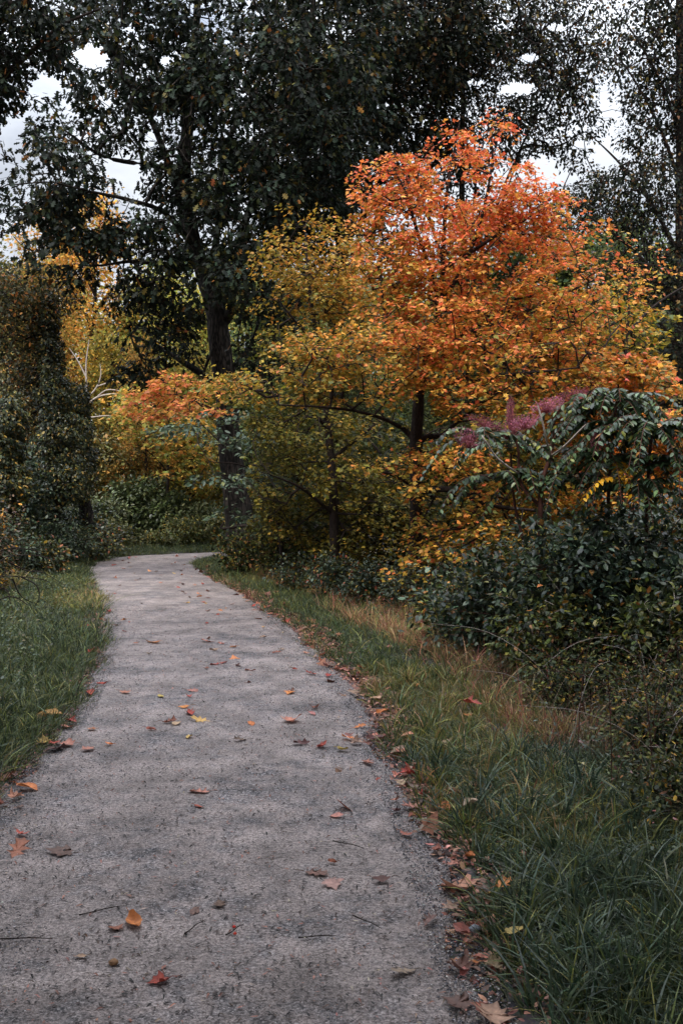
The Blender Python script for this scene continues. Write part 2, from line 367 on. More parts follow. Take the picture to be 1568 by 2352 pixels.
def tree(name, label, cat, base, limbs, lobes, nspray, per, spray_r, leaf, lsize, colfn, mat, bark, style='ball', group=None,
         flat=.22, tw=.006, shell=.5, sides=9, minz=None, twigs=2, keep=None):
    root = empty(name, base, label, cat, group); b = np.array(base, float)
    tb = MB(); sk = []; sr = []
    for li, (pts, rads) in enumerate(limbs):
        q, r = tube(tb, np.array(pts)-b, rads, sides if li == 0 else 6, wob=.05 if li == 0 else .03, sub=5)
        h = q[:, 2] > (q[:, 2].max()*.22 if li == 0 else -9)
        sk.append(q[h]); sr.append(r[h])
    sk = np.concatenate(sk); sr = np.concatenate(sr)
    T_, out = sample_lobes([(np.array(l[0])-b, l[1], l[2]) for l in lobes], nspray, shell)
    if minz is not None: T_[:, 2] = np.maximum(T_[:, 2], minz-b[2])
    if keep is not None: k = keep(T_+b); T_ = T_[k]; out = out[k]
    p0, p1, r0, r1, dirs = grow(sk, sr, T_, tw)
    cones(tb, p0, p1, r0, r1, 5)
    n = len(T_); k = per
    sc_ = np.exp(rng.normal(0, .25, n))
    cen = np.repeat(T_, k, 0); dr = np.repeat(dirs, k, 0); R = np.repeat(spray_r*sc_, k)[:, None]
    N_ = n*k
    if style == 'flat':
        h = nrm(dr*np.array([1, 1, .25]))
        sd = np.cross(h, [0, 0, 1.])
        u = rng.random((N_, 1))**.6*R*1.25; a = rng.normal(0, .75, (N_, 1))
        off = h*u*np.cos(a)+sd*u*np.sin(a)
        off[:, 2] += rng.normal(0, flat, N_)*R[:, 0]*.45-.22*(u[:, 0]**2)/R[:, 0]
        pos = cen+off
        d = nrm(off*np.array([1, 1, .3]))+rng.normal(0, .45, (N_, 3)); d[:, 2] = d[:, 2]*.5-.28
        nn = np.tile([0, 0, 1.], (N_, 1))+rng.normal(0, .48, (N_, 3))
    elif style == 'droop':
        off = rng.normal(0, .5, (N_, 3))*R*np.array([1, 1, .62]); off[:, 2] -= .12*R[:, 0]
        pos = cen+off+dr*R*.3
        d = nrm(off)*.8+dr*.3+rng.normal(0, .4, (N_, 3)); d[:, 2] -= .65
        nn = nrm(off)*.6+np.array([0, 0, .9])+rng.normal(0, .5, (N_, 3))
    else:
        off = rng.normal(0, .52, (N_, 3))*R; pos = cen+off
        d = nrm(off)+rng.normal(0, .5, (N_, 3)); d[:, 2] -= .2
        nn = np.array([0, 0, .8])+nrm(off)*.5+rng.normal(0, .5, (N_, 3))
    if keep is not None:
        kk = keep(pos+b); pos, d, nn, dr = pos[kk], d[kk], nn[kk], dr[kk]; cen = cen[kk]; N_ = len(pos)
    sz = lsize*rng.uniform(.5, 1.3, N_)
    cb = MB(); put_leaves(cb, leaf, pos, d, nn, sz, colfn(pos+b, N_))
    if twigs:
        sel = rng.random(N_) < twigs/per
        cones(tb, cen[sel], pos[sel], tw*.55, tw*.3, 3)
    tb.build('trunk', bark, root, smooth=True)
    cb.build('crown', mat, root)
    return root

def lobe(px, py, Y, rx, rz, ry, w=None):
    return (P(px, py, Y), np.array([rx/F*Y, ry, rz/F*Y]), w if w else rx*rz*ry)
def limb(pts, Y, widths):
    """points in photo pixels (x, y[, depth]) and widths in photo pixels"""
    p = [P(q[0], q[1], q[2] if len(q) > 2 else Y) for q in pts]
    return p, [w/F*Y/2 for w in widths]
def mixcol(pos, n, pal, wts, v=.25, h=.1):
    k = rng.choice(len(pal), n, p=np.array(wts)/sum(wts)); return jit(np.array(pal)[k], n, v, h)
def clumpn(pos, s=1.3, ph=0):
    x, y, z = pos.T*s
    return .5+.5*(.5*np.sin(x*1.3+y*.7+ph)+.3*np.sin(y*1.9-z*2.1+ph*2)+.35*np.sin(x*2.7+z*1.9+ph*3))

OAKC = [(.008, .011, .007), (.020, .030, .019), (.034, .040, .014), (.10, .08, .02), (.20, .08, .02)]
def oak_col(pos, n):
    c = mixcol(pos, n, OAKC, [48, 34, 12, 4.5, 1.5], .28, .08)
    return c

# 1. the big oak beside the bend
yo = 24.0
gz = lambda p: float(ground(p[0], p[1]))
ob = P(557, 1275, yo); ob[2] = gz(ob)-.1
limbs = [limb([(557, 1290), (556, 1262), (549, 1200), (538, 1100), (526, 1000), (519, 900), (503, 790), (496, 710), (470, 630), (443, 555), (428, 450), (425, 380), (432, 280), (440, 160), (452, 40), (455, -90)],
              yo, [98, 78, 64, 58, 52, 50, 50, 46, 40, 36, 32, 30, 27, 22, 17, 10]),
         limb([(502, 745), (520, 735), (532, 700, 23.5), (536, 640, 23.2), (560, 520, 22.8), (600, 420, 22.3), (640, 300, 22), (700, 140, 22), (720, 0, 22), (725, -80, 22)], yo, [26, 24, 20, 18, 18, 17, 16, 14, 11, 6]),
         limb([(450, 570), (425, 520), (405, 430), (370, 330), (330, 240), (250, 120), (190, 10), (140, -80)], yo, [22, 20, 17, 15, 14, 12, 9, 6]),
         limb([(480, 650), (500, 530), (510, 400), (530, 310), (590, 200), (620, 60)], yo, [20, 17, 15, 14, 11, 7]),
         limb([(492, 880), (470, 862), (430, 838), (385, 808), (350, 790), (300, 770, 23)], yo, [20, 17, 14, 11, 8, 5]),
         limb([(524, 880), (545, 830), (572, 800), (592, 745), (600, 690)], yo, [13, 11, 9, 8, 5]),
         limb([(440, 560), (380, 490, 22), (300, 460, 20.5), (210, 440, 19.5), (130, 420, 19)], yo, [16, 11, 8, 5, 3]),
         limb([(432, 400), (350, 380, 22), (240, 360, 21), (150, 300, 20)], yo, [14, 11, 8, 4]),
         limb([(460, 610), (400, 620, 22), (320, 600, 21), (230, 610, 20)], yo, [13, 10, 8, 4]),
         limb([(498, 700), (560, 640, 22), (620, 600, 20.5), (680, 600, 20)], yo, [15, 11, 8, 4]),
         limb([(492, 800), (470, 850), (470, 900), (478, 930)], yo-.3, [8, 7, 6, 4])]
lobes = [lobe(560, 60, 23, 380, 160, 4), lobe(330, 120, 22, 170, 90, 2.5), lobe(640, 260, 21.5, 240, 190, 3), lobe(450, 330, 22, 150, 160, 3.), lobe(160, 300, 21, 90, 60, 1.3), lobe(145, 400, 20, 110, 70, 1.2), lobe(250, 300, 21, 80, 50, 1),
         lobe(60, 470, 20, 90, 60, 1.2), lobe(200, 500, 20.5, 130, 70, 1.5), lobe(340, 560, 21, 140, 80, 1.5), lobe(560, 500, 21, 150, 120, 2.2), lobe(700, 420, 22, 130, 130, 2.5),
         lobe(560, 640, 20.5, 130, 80, 1.6), lobe(420, 640, 21, 110, 50, 1.5), lobe(330, 680, 22, 75, 60, 1.2), lobe(370, 740, 22, 95, 55, 1.2), lobe(330, 850, 22.5, 65, 45, .9), lobe(440, 770, 23, 50, 60, 1),
         lobe(150, 590, 20, 90, 40, 1), lobe(600, 790, 22, 60, 70, 1.2), lobe(640, 700, 21, 70, 60, 1), lobe(60, 250, 20, 60, 30, 1, 1), lobe(250, 200, 21, 80, 60, 1.3)]
lobes = [(a, b, w**.75) for a, b, w in lobes]
def ppx(p): return (p[:, 0]/p[:, 1]*F+CX, HZ-(p[:, 2]-CH)/p[:, 1]*F)
HOLES = [(110, 192, 50, 32), (28, 290, 36, 36), (210, 128, 52, 34), (380, 135, 24, 15), (280, 380, 58, 34), (350, 310, 17, 30), (22, 560, 38, 40), (78, 525, 26, 20), (215, 510, 28, 18), (255, 630, 24, 26), (165, 352, 26, 8), (245, 236, 14, 14), (140, 590, 70, 16), (420, 350, 9, 18), (455, 300, 18, 10), (520, 95, 16, 8), (470, 40, 14, 12), (300, 60, 20, 12)]
def oakkeep(p):
    x, y = ppx(p); k = np.ones(len(p), bool)
    for hx, hy, rx, ry in HOLES:
        e = ((x-hx)/rx)**2+((y-hy)/ry)**2; k &= e+rng.normal(0, .12, len(p)) > .8
    front = (p[:, 1] < 25)
    k &= ~(front & (y > 690) & (y < 1300) & (abs(x-(512+.06*(y-850))) < 26+14*rng.random(len(p))) & (rng.random(len(p)) < .93))
    k &= ~(front & (y > 520) & (y < 690) & (abs(x-(478-(690-y)*.2)) < 22) & (rng.random(len(p)) < .8))
    k &= ~(front & (y > 250) & (y < 520) & (abs(x-430) < 16) & (rng.random(len(p)) < .75))
    k &= rng.random(len(p)) < .62+.55*clumpn(p, 1.6, 3)
    return k
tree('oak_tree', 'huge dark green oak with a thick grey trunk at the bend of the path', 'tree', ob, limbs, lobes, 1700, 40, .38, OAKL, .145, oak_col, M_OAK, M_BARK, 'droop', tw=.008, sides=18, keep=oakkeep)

# 2. near oak whose branches hang in at the top left
yl = 14.0
lb = np.array([-6.8, yl, 0.]); lb[2] = gz(lb)-.05
limbs = [([lb, lb+(0, 0, .4), lb+(.05, 0, 3), lb+(.1, 0, 6), lb+(0, 0, 9.5), lb+(.2, 0, 12)], [.30, .24, .2, .17, .13, .05]),
         ([lb+(.05, 0, 5.0), P(-90, 270, yl), P(0, 185, yl), P(60, 130, yl), P(140, 60, yl), P(230, 20, yl)], [.09, .07, .05, .04, .03, .015]),
         ([lb+(.05, 0, 5.8), P(-60, 60, yl), P(60, 0, yl), P(160, -60, yl)], [.09, .06, .04, .015])]
lobes = [lobe(20, 50, yl, 150, 75, 1.3), lobe(150, 60, yl, 100, 60, 1.0), lobe(0, 160, yl, 60, 60, .8), lobe(25, 205, yl, 35, 50, .5), lobe(-60, 260, yl, 50, 90, .8), lobe(-150, 120, yl, 160, 200, 1.5), lobe(130, 120, yl, 50, 25, .5)]
def leftkeep(p):
    x, y = ppx(p); k = np.ones(len(p), bool)
    for hx, hy, rx, ry in [(110, 195, 50, 32), (30, 300, 38, 40), (210, 128, 52, 34), (30, 560, 60, 60), (60, 420, 60, 90)]:
        e = ((x-hx)/rx)**2+((y-hy)/ry)**2; k &= e+rng.normal(0, .18, len(p)) > .75
    return k
tree('oak_tree', 'dark oak whose leafy branches hang in at the top left corner', 'tree', lb, limbs, lobes, 400, 32, .25, OAKL, .098, oak_col, M_OAK, M_BARKM, 'droop', tw=.006, keep=leftkeep)

# 3. tall trees behind, closing the top
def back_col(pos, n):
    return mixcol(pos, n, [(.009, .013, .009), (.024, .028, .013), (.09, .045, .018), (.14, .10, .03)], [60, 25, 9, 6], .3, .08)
def trunk_at(px, Y, top, w0, w1, bend=0, n=7):
    x0, _, _ = P(px, 0, Y); z0 = float(ground(x0, Y))-.1
    ps = []; rs = []
    for i in range(n):
        t = i/(n-1); ps.append(np.array([x0+bend*math.sin(t*2.5), Y, z0+(top-z0)*t])); rs.append(w0+(w1-w0)*t**.8)
    rs[0] *= 1.3
    return ps, rs, ps[0]
def fan_limbs(ps, rs, specs):
    out = [(ps, rs)]
    for (t, dx, dy, dz, r) in specs:
        k = t*(len(ps)-1); i = int(k); p = ps[i]*(1-(k-i))+ps[min(i+1, len(ps)-1)]*(k-i)
        out.append(([p, p+np.array([dx*.3, dy*.3, dz*.42]), p+np.array([dx*.65, dy*.65, dz*.75]), p+np.array([dx, dy, dz])], [r, r*.75, r*.5, r*.2]))
    return out
ps, rs, b = trunk_at(760, 29, 17, .30, .06, .3)
tree('oak_tree', 'dark tall tree behind the orange maple filling the top centre', 'tree', b, fan_limbs(ps, rs, [(.35, -3, -1, 4, .1), (.4, 3, 0, 5, .12), (.5, 4, 1, 4, .1), (.55, -3, 1, 4, .1), (.6, 2, -2, 3, .08)]),
     [lobe(830, 100, 28, 260, 190, 4), lobe(760, 300, 28, 180, 160, 3), lobe(980, 60, 28, 170, 130, 3), lobe(700, 520, 28, 130, 130, 2.5), lobe(860, 430, 28, 110, 150, 2.5), lobe(950, 230, 28, 110, 100, 2)],
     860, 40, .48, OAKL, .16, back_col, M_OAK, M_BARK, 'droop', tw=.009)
ps, rs, b = trunk_at(1075, 31, 16, .2, .05, -.2)
sp = [(.30, -1.5, -1, 6, .07), (.32, 1.8, 0, 7, .08), (.30, 3.2, 1, 6, .08), (.33, .6, 0, 8, .07), (.36, 4.2, 0, 5, .07), (.4, -2.3, 0, 6, .06), (.42, 2.6, -1, 7, .07), (.35, 5, .5, 3.6, .06)]
def gapkeep(p):
    x, y = ppx(p); k = np.ones(len(p), bool)
    for hx, hy, rx, ry in [(1235, 395, 50, 45), (1085, 190, 30, 14), (1388, 235, 12, 40), (1290, 410, 40, 18), (1385, 350, 18, 30), (980, 175, 30, 14), (1270, 60, 30, 12), (1190, 200, 50, 18), (1070, 90, 30, 14), (1215, 130, 30, 12), (1330, 330, 22, 12)]:
        e = ((x-hx)/rx)**2+((y-hy)/ry)**2; k &= e+rng.normal(0, .18, len(p)) > .75
    return k & (rng.random(len(p)) < .93)
tree('spreading_tree', 'tall tree with fanned brown twigs against the sky above the maple', 'tree', b, fan_limbs(ps, rs, sp),
     [lobe(1120, 60, 30, 180, 110, 3), lobe(1200, 180, 30, 150, 100, 2.5), lobe(1290, 90, 30, 110, 130, 2.5), lobe(1260, 280, 30, 130, 60, 2), lobe(1020, 210, 30, 90, 90, 2), lobe(1120, 330, 30, 130, 60, 2), lobe(1300, 340, 30, 70, 50, 1.5), lobe(1000, 380, 30, 130, 110, 2), lobe(1230, 470, 31, 120, 50, 2)],
     980, 30, .44, OVAL, .12, back_col, M_OAK, M_BARKM, 'droop', tw=.010, twigs=5, keep=gapkeep)
ps, rs, b = trunk_at(1556, 20, 12.5, .15, .07, .05)
tree('tall_tree', 'slim tall tree with a straight dark trunk at the right edge', 'tree', b,
     fan_limbs(ps, rs, [(.35, -1.6, -.5, 1.5, .05), (.42, -2, .5, 2.2, .05), (.5, -1.8, 0, 2.5, .05), (.55, 1.8, 0, 2, .05), (.62, -1.5, -.5, 2.5, .04), (.7, -1.4, 0, 2.6, .04), (.75, 1.2, 0, 2, .04), (.85, -.9, 0, 2, .03), (.2, -1.5, .3, 1.2, .04), (.15, -1.2, -.6, 1, .04)]),
     [lobe(1480, 80, 20, 70, 140, 1.3), lobe(1570, 60, 20, 80, 150, 1.5), lobe(1510, 270, 20, 75, 120, 1.3), lobe(1600, 250, 20, 60, 130, 1.3), lobe(1460, 440, 20, 100, 80, 1.5), lobe(1380, 450, 21, 80, 60, 1.3), lobe(1530, 560, 20, 90, 120, 1.5), lobe(1400, 250, 20.5, 40, 25, .8), lobe(1540, 760, 20, 100, 130, 1.6), lobe(1480, 880, 20, 90, 90, 1.5), lobe(1600, 900, 20, 90, 140, 1.5)],
     1150, 28, .28, OVAL, .085, back_col, M_OAK, M_BARKM, 'droop', tw=.006, keep=gapkeep)

# 4. maples
def grad_maple(pos, n):
    x, y = ppx(pos)
    red = sstep(750, 300, y)*.95+.25*np.exp(-((x-1050)/180)**2)+.18*clumpn(pos, 1.5, 1)
    red += .45*np.exp(-((x-900)/260)**2-((y-760)/60)**2)+.4*np.exp(-((x-930)/110)**2-((y-1060)/50)**2)
    ol = .22+sstep(560, 1150, y)*.75+.65*sstep(1080, 700, x)*sstep(250, 600, y)+.3*clumpn(pos, 2.1, 4)-.25
    c = np.zeros((n, 3)); u = rng.random(n)
    pal = np.array([(.66, .14, .06), (.66, .22, .055), (.58, .29, .05), (.32, .235, .035), (.13, .125, .028)])
    t = np.clip(1.5-red*1.0+ol*1.5+rng.normal(0, 1.1, n), 0, 3.999)
    i = t.astype(int); fr = (t-i)[:, None]; c = pal[i]*(1-fr)+pal[np.minimum(i+1, 4)]*fr
    return jit(c, n, .22, .07)
ym = 13.0
mbse = P(955, 1300, ym); mbse[2] = gz(mbse)-.1
limbs = [limb([(948, 1440), (950, 1380), (952, 1250), (955, 1150), (955, 1050), (958, 960), (966, 880), (985, 810), (1003, 760), (1012, 680), (1018, 560), (1025, 450), (1040, 360), (1055, 280)], ym, [48, 36, 31, 29, 31, 27, 22, 19, 15, 12, 10, 8, 5, 3]),
         limb([(957, 1015), (985, 1003), (1015, 1000), (1040, 978, 12.6), (1100, 930, 12), (1180, 880, 11.6)], ym, [17, 14, 12, 9, 6, 3]),
         limb([(952, 1010), (925, 985), (880, 962, 12.5), (820, 945, 12), (740, 935, 11.6), (640, 930, 11.5)], ym, [15, 12, 9, 7, 5, 3]),
         limb([(970, 880), (935, 850), (900, 800), (880, 700), (870, 600)], ym, [13, 11, 9, 7, 4]),
         limb([(985, 800), (1060, 770), (1150, 740, 13.3), (1260, 690, 13.6), (1370, 640, 13.8)], ym, [15, 12, 10, 8, 4]),
         limb([(1005, 750), (1000, 660), (960, 540), (930, 440), (900, 380)], ym, [12, 10, 8, 6, 3]),
         limb([(1010, 700), (1070, 600), (1110, 480), (1130, 360), (1120, 280)], ym, [12, 10, 7, 5, 3]),
         limb([(1015, 620), (1110, 560), (1200, 500), (1270, 450)], ym, [9, 8, 6, 3]),
         limb([(955, 1130), (1040, 1125, 12.4), (1120, 1160, 12), (1260, 1175, 11.6)], ym, [15, 12, 10, 5]),
         limb([(955, 1120), (900, 1090, 12.6), (840, 1075, 12.2)], ym, [12, 9, 4]),
         limb([(970, 870), (1050, 880, 12.4), (1180, 860, 12), (1280, 850, 11.6)], ym, [12, 10, 8, 4])]
lobes = [lobe(1085, 320, ym, 65, 60, .6), lobe(1060, 420, ym, 160, 65, .9), lobe(900, 430, ym, 85, 50, .7), lobe(1130, 500, ym, 130, 70, 1), lobe(960, 530, ym, 150, 70, 1), lobe(1240, 510, ym, 110, 50, .9),
         lobe(1100, 620, ym, 250, 80, 1.3), lobe(1340, 600, 13.5, 140, 60, 1), lobe(1430, 640, 13.8, 100, 45, .8), lobe(900, 650, ym, 110, 70, 1), lobe(1250, 720, ym, 220, 70, 1.3), lobe(1000, 760, 12.5, 170, 60, 1.2),
         lobe(860, 790, 12, 200, 35, .9), lobe(740, 820, 12, 120, 35, .8), lobe(1130, 830, 12.2, 220, 65, 1.3), lobe(1330, 800, 12.8, 130, 60, 1), lobe(820, 880, 12, 170, 40, 1), lobe(1110, 920, 12, 130, 35, .9), lobe(1290, 900, 12.5, 130, 40, 1),
         lobe(640, 890, 11.8, 140, 35, .7), lobe(560, 870, 12, 90, 22, .5), lobe(900, 1060, 12, 110, 30, .7), lobe(1050, 1050, 11.8, 90, 40, .6), lobe(940, 1120, 11.8, 40, 30, .4), lobe(1070, 1220, 12, 130, 55, .8), lobe(980, 1280, 11.6, 80, 35, .5), lobe(1170, 1130, 12.5, 130, 60, .8), lobe(1200, 1230, 12.4, 120, 45, .8)]
lobes = [(a, b*np.array([1.12, 1.1, 1.15]), w**.85) for a, b, w in lobes]
def maplekeep(p):
    x, y = ppx(p); k = np.ones(len(p), bool)
    for hx, hy, rx, ry in [(1060, 435, 45, 30), (975, 950, 25, 60), (1110, 985, 80, 24), (905, 1010, 50, 22), (800, 905, 60, 12), (1010, 1180, 40, 30), (1290, 640, 35, 30), (880, 985, 60, 16), (730, 700, 55, 40), (1190, 590, 30, 20)]:
        e = ((x-hx)/rx)**2+((y-hy)/ry)**2; k &= e+rng.normal(0, .2, len(p)) > .7
    k &= rng.random(len(p)) < (.18+1.05*clumpn(p*[1, 1, 2.2], 3.4, 5))*(1-.5*sstep(1250, 1420, x))
    return k
tree('maple_tree', 'blazing orange maple with a thin dark trunk beside the trail', 'tree', mbse, limbs, lobes, 3200, 31, .20, MAPLE, .056, grad_maple, M_MAPLE, M_BARKM, 'flat', tw=.0040, keep=maplekeep, shell=.12, flat=.38)

def trunkclear(p):
    x, y = ppx(p)
    return ~((x < 575+12*np.sin(y*.05)) & ((y < 860) | (y > 935))) & (rng.random(len(p)) < .55+.6*clumpn(p, 2.4, 1))
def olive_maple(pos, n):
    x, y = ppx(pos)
    t = np.clip(.5+1.3*sstep(620, 950, y)-1.6*np.exp(-((y-900)/60)**2)*sstep(560, 400, x)+rng.normal(0, .65, n)+.6*clumpn(pos, 2, 2)+.1, 0, 2.999)  # leaves turn greener and darker lower down; deep shade put into the colour
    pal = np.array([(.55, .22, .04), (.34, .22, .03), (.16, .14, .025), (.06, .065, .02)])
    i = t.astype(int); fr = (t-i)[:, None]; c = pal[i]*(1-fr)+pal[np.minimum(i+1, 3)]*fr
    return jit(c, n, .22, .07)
b = P(768, 1300, 15); b[2] = gz(b)-.1
limbs = [limb([(772, 1400), (768, 1250), (763, 1100), (750, 950), (735, 820), (715, 700), (705, 600), (700, 520)], 15, [26, 22, 19, 16, 13, 9, 6, 3]),
         limb([(752, 980), (690, 930, 14.5), (610, 900, 14), (540, 890, 14)], 15, [10, 8, 6, 3]),
         limb([(735, 800), (680, 740, 14.6), (640, 690, 14.4)], 15, [8, 6, 3]), limb([(755, 1060), (830, 1000), (880, 960)], 15, [9, 7, 3]), limb([(765, 1180), (690, 1120, 14.5), (620, 1090, 14)], 15, [9, 7, 3])]
lobes = [lobe(700, 520, 15, 60, 40, .6), lobe(650, 590, 15, 80, 40, .8), lobe(740, 600, 15, 110, 65, 1), lobe(700, 680, 15, 100, 50, 1), lobe(800, 700, 15, 90, 70, 1), lobe(680, 780, 14.8, 100, 45, .8), lobe(720, 980, 15, 170, 50, 1),
         lobe(620, 1000, 15, 110, 60, 1), lobe(700, 1100, 15.5, 170, 70, 1.3), lobe(850, 1150, 15.5, 130, 80, 1.2), lobe(620, 1200, 16, 90, 50, 1), lobe(820, 1240, 15.6, 130, 45, 1), lobe(600, 900, 14.5, 100, 35, .7)]
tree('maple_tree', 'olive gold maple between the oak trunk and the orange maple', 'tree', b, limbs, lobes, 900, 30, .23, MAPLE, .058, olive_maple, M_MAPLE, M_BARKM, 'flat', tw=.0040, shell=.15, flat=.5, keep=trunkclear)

b = P(430, 1200, 20.5); b[2] = gz(b)-.1
def pink_col(pos, n): return mixcol(pos, n, [(.72, .24, .10), (.68, .33, .08), (.55, .35, .06), (.35, .28, .05)], [45, 30, 15, 10], .2, .08)
def dist_maple(name, label, px, Y, top_py, w, lob, n, per, R, ls, col, mat=M_MAPLE, leaf=MAPLE, style='flat', group=None, tw=.005, bark=M_BARKM, keep=None):
    b = P(px, 1200, Y); b[2] = gz(b)-.1; zt = P(px, top_py, Y)[2]
    ps = [b+np.array([.03*math.sin(i*2+px), 0, (zt-b[2])*i/7]) for i in range(8)]
    rs = [w/F*Y/2*(1.2 if i == 0 else 1-.8*i/7) for i in range(8)]
    sp = []
    for k in range(6):
        a = k*2.4+px; L = (zt-b[2])*.3
        sp.append((.35+.09*k, L*math.cos(a), L*.6*math.sin(a), L*.6, rs[0]*.4))
    return tree(name, label, 'tree', b, fan_limbs(ps, rs, sp), lob, n, per, R, leaf, ls, col, mat, bark, style, group=group, tw=tw, keep=keep)
dist_maple('maple_tree', 'young coral pink maple whose sprays cross in front of the oak trunk', 606, 19.5, 870, 9,
           [lobe(420, 890, 19.5, 90, 26, .9), lobe(350, 930, 20, 60, 30, .9), lobe(450, 940, 19, 60, 22, .8), lobe(550, 890, 19, 70, 16, .6)], 85, 24, .28, .09, pink_col)
def gold_col(pos, n): return mixcol(pos, n, [(.60, .33, .06), (.55, .26, .05), (.36, .32, .06), (.17, .18, .04)], [22, 14, 32, 32], .25, .08)
dist_maple('maple_tree', 'golden young maple on a thin dark trunk behind the bend', 385, 28, 880, 8,
           [lobe(370, 960, 28, 90, 60, 1.5), lobe(440, 1010, 28, 80, 50, 1.4), lobe(330, 900, 29, 60, 40, 1.2), lobe(430, 1070, 28, 70, 40, 1.2)], 130, 26, .45, .13, gold_col)
def rust_col(pos, n): return mixcol(pos, n, [(.70, .25, .05), (.55, .26, .04), (.30, .22, .04), (.14, .14, .04), (.75, .16, .09)], [28, 25, 22, 17, 8], .27, .08)
dist_maple('maple_tree', 'rusty orange maple leaning out behind the pink plumed shrub', 1440, 14, 600, 16,
           [lobe(1420, 700, 14.5, 90, 45, 1, 40), lobe(1480, 880, 13, 70, 35, .8), lobe(1400, 860, 13.5, 110, 50, .9), lobe(1530, 980, 12.5, 80, 50, .8), lobe(1560, 1080, 12.5, 70, 60, .7), lobe(1400, 1010, 13.5, 160, 60, 1), lobe(1340, 950, 13.5, 100, 35, .8), lobe(1480, 1140, 12.5, 130, 50, .8)], 460, 27, .22, .075, rust_col)

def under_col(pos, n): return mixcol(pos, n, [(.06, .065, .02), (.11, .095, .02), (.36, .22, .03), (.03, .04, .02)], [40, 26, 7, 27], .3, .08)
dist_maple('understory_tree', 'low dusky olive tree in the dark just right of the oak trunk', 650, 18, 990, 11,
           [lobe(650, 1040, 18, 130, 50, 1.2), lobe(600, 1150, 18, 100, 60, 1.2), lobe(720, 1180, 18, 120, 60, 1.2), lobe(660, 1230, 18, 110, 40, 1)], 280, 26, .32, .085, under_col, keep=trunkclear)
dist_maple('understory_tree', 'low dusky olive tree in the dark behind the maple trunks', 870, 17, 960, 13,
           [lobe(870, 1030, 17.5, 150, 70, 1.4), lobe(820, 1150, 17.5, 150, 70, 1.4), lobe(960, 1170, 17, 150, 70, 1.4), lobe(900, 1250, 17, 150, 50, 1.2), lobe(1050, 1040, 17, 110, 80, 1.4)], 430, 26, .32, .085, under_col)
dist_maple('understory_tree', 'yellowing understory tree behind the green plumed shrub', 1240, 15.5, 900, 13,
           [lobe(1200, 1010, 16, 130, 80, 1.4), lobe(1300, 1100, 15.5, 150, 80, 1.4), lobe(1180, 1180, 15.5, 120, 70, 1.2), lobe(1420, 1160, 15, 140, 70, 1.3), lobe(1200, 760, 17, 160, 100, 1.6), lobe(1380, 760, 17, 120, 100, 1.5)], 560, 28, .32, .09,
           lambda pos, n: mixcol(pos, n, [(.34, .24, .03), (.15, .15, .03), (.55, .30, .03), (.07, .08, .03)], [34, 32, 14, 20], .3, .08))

# teal hazel sprays in front of the oak trunk
b = P(590, 1300, 16.5); b[2] = gz(b)-.05
def teal_col(pos, n): return mixcol(pos, n, [(.045, .07, .04), (.075, .11, .065), (.11, .12, .04)], [50, 38, 12], .22, .06)
limbs = [limb([(648, 1330), (645, 1250), (630, 1150), (615, 1060), (600, 980)], 16.5, [13, 10, 8, 6, 4]), limb([(636, 1180), (600, 1110), (560, 1070), (480, 1060, 16)], 16.5, [6, 5, 4, 2]), limb([(640, 1180), (680, 1100), (720, 1060)], 16.5, [5, 4, 2])]
b = limbs[0][0][0].copy(); b[2] = gz(b)-.05
tree('hazel_tree', 'young hazel with flat bluish green sprays across the oak trunk', 'tree', b, limbs,
     [lobe(560, 1090, 16, 110, 14, .6), lobe(600, 1010, 16, 100, 14, .6), lobe(440, 985, 16, 75, 12, .5), lobe(650, 1105, 16, 60, 14, .5), lobe(560, 1170, 16.4, 60, 15, .5), lobe(540, 955, 16.4, 60, 12, .5)],
     66, 24, .3, OVAL, .09, teal_col, M_SHRUB, M_BARKM, 'flat', tw=.004)

# ------------------------------------------------------------------ far wood: a few trees, copied
def far_tree(name, seed_pal, wts, H, R, nsp, per, lsz, label, style='ball', trunk_r=.14, low=.12, bark=M_BARKM):
    b = np.array([0, 0, 0.])
    ps = [np.array([.15*math.sin(i*1.3), .1*math.cos(i), H*.85*i/7-.1]) for i in range(8)]
    rs = [trunk_r*(1.3 if i == 0 else 1-.85*i/7) for i in range(8)]
    sp = [(.25+.6*k/9, R*.6*math.cos(k*2.4), R*.6*math.sin(k*2.4), H*.14, trunk_r*.4) for k in range(10)]
    lb = []
    for k in range(16):
        t = low+(1-low)*(k+.5)/16; a = k*2.4; rr = R*math.sin(PI*min(1, .18+t*.8))*rng.uniform(.5, .9)
        lb.append((np.array([rr*.7*math.cos(a), rr*.7*math.sin(a), H*t]), np.array([R*.38, R*.38, H*.085])*rng.uniform(.8, 1.3), 1))
    return tree(name, label, 'tree', b, fan_limbs(ps, rs, sp), lb, nsp, per, R*.13, DIAM, lsz, lambda p, n: mixcol(p, n, seed_pal, wts, .28, .08), M_FAR, bark, style, tw=.012, twigs=1)
protos = [
    far_tree('distant_tree', [(.38, .34, .09), (.22, .24, .07), (.55, .38, .07)], [5, 5, 2], 11, 2.8, 330, 30, .20, 'x'),
    far_tree('distant_tree', [(.58, .33, .08), (.45, .31, .08), (.26, .25, .07)], [5, 4, 4], 12, 2.4, 330, 38, .15, 'x'),
    far_tree('distant_tree', [(.13, .15, .06), (.21, .21, .06), (.07, .09, .05)], [5, 4, 3], 10, 3.0, 360, 36, .17, 'x'),
    far_tree('added_shade_tree', [(.06, .08, .04), (.10, .11, .04)], [5, 4], 11, 3.4, 330, 26, .22, 'x', low=.52),
]
used = [False]*4
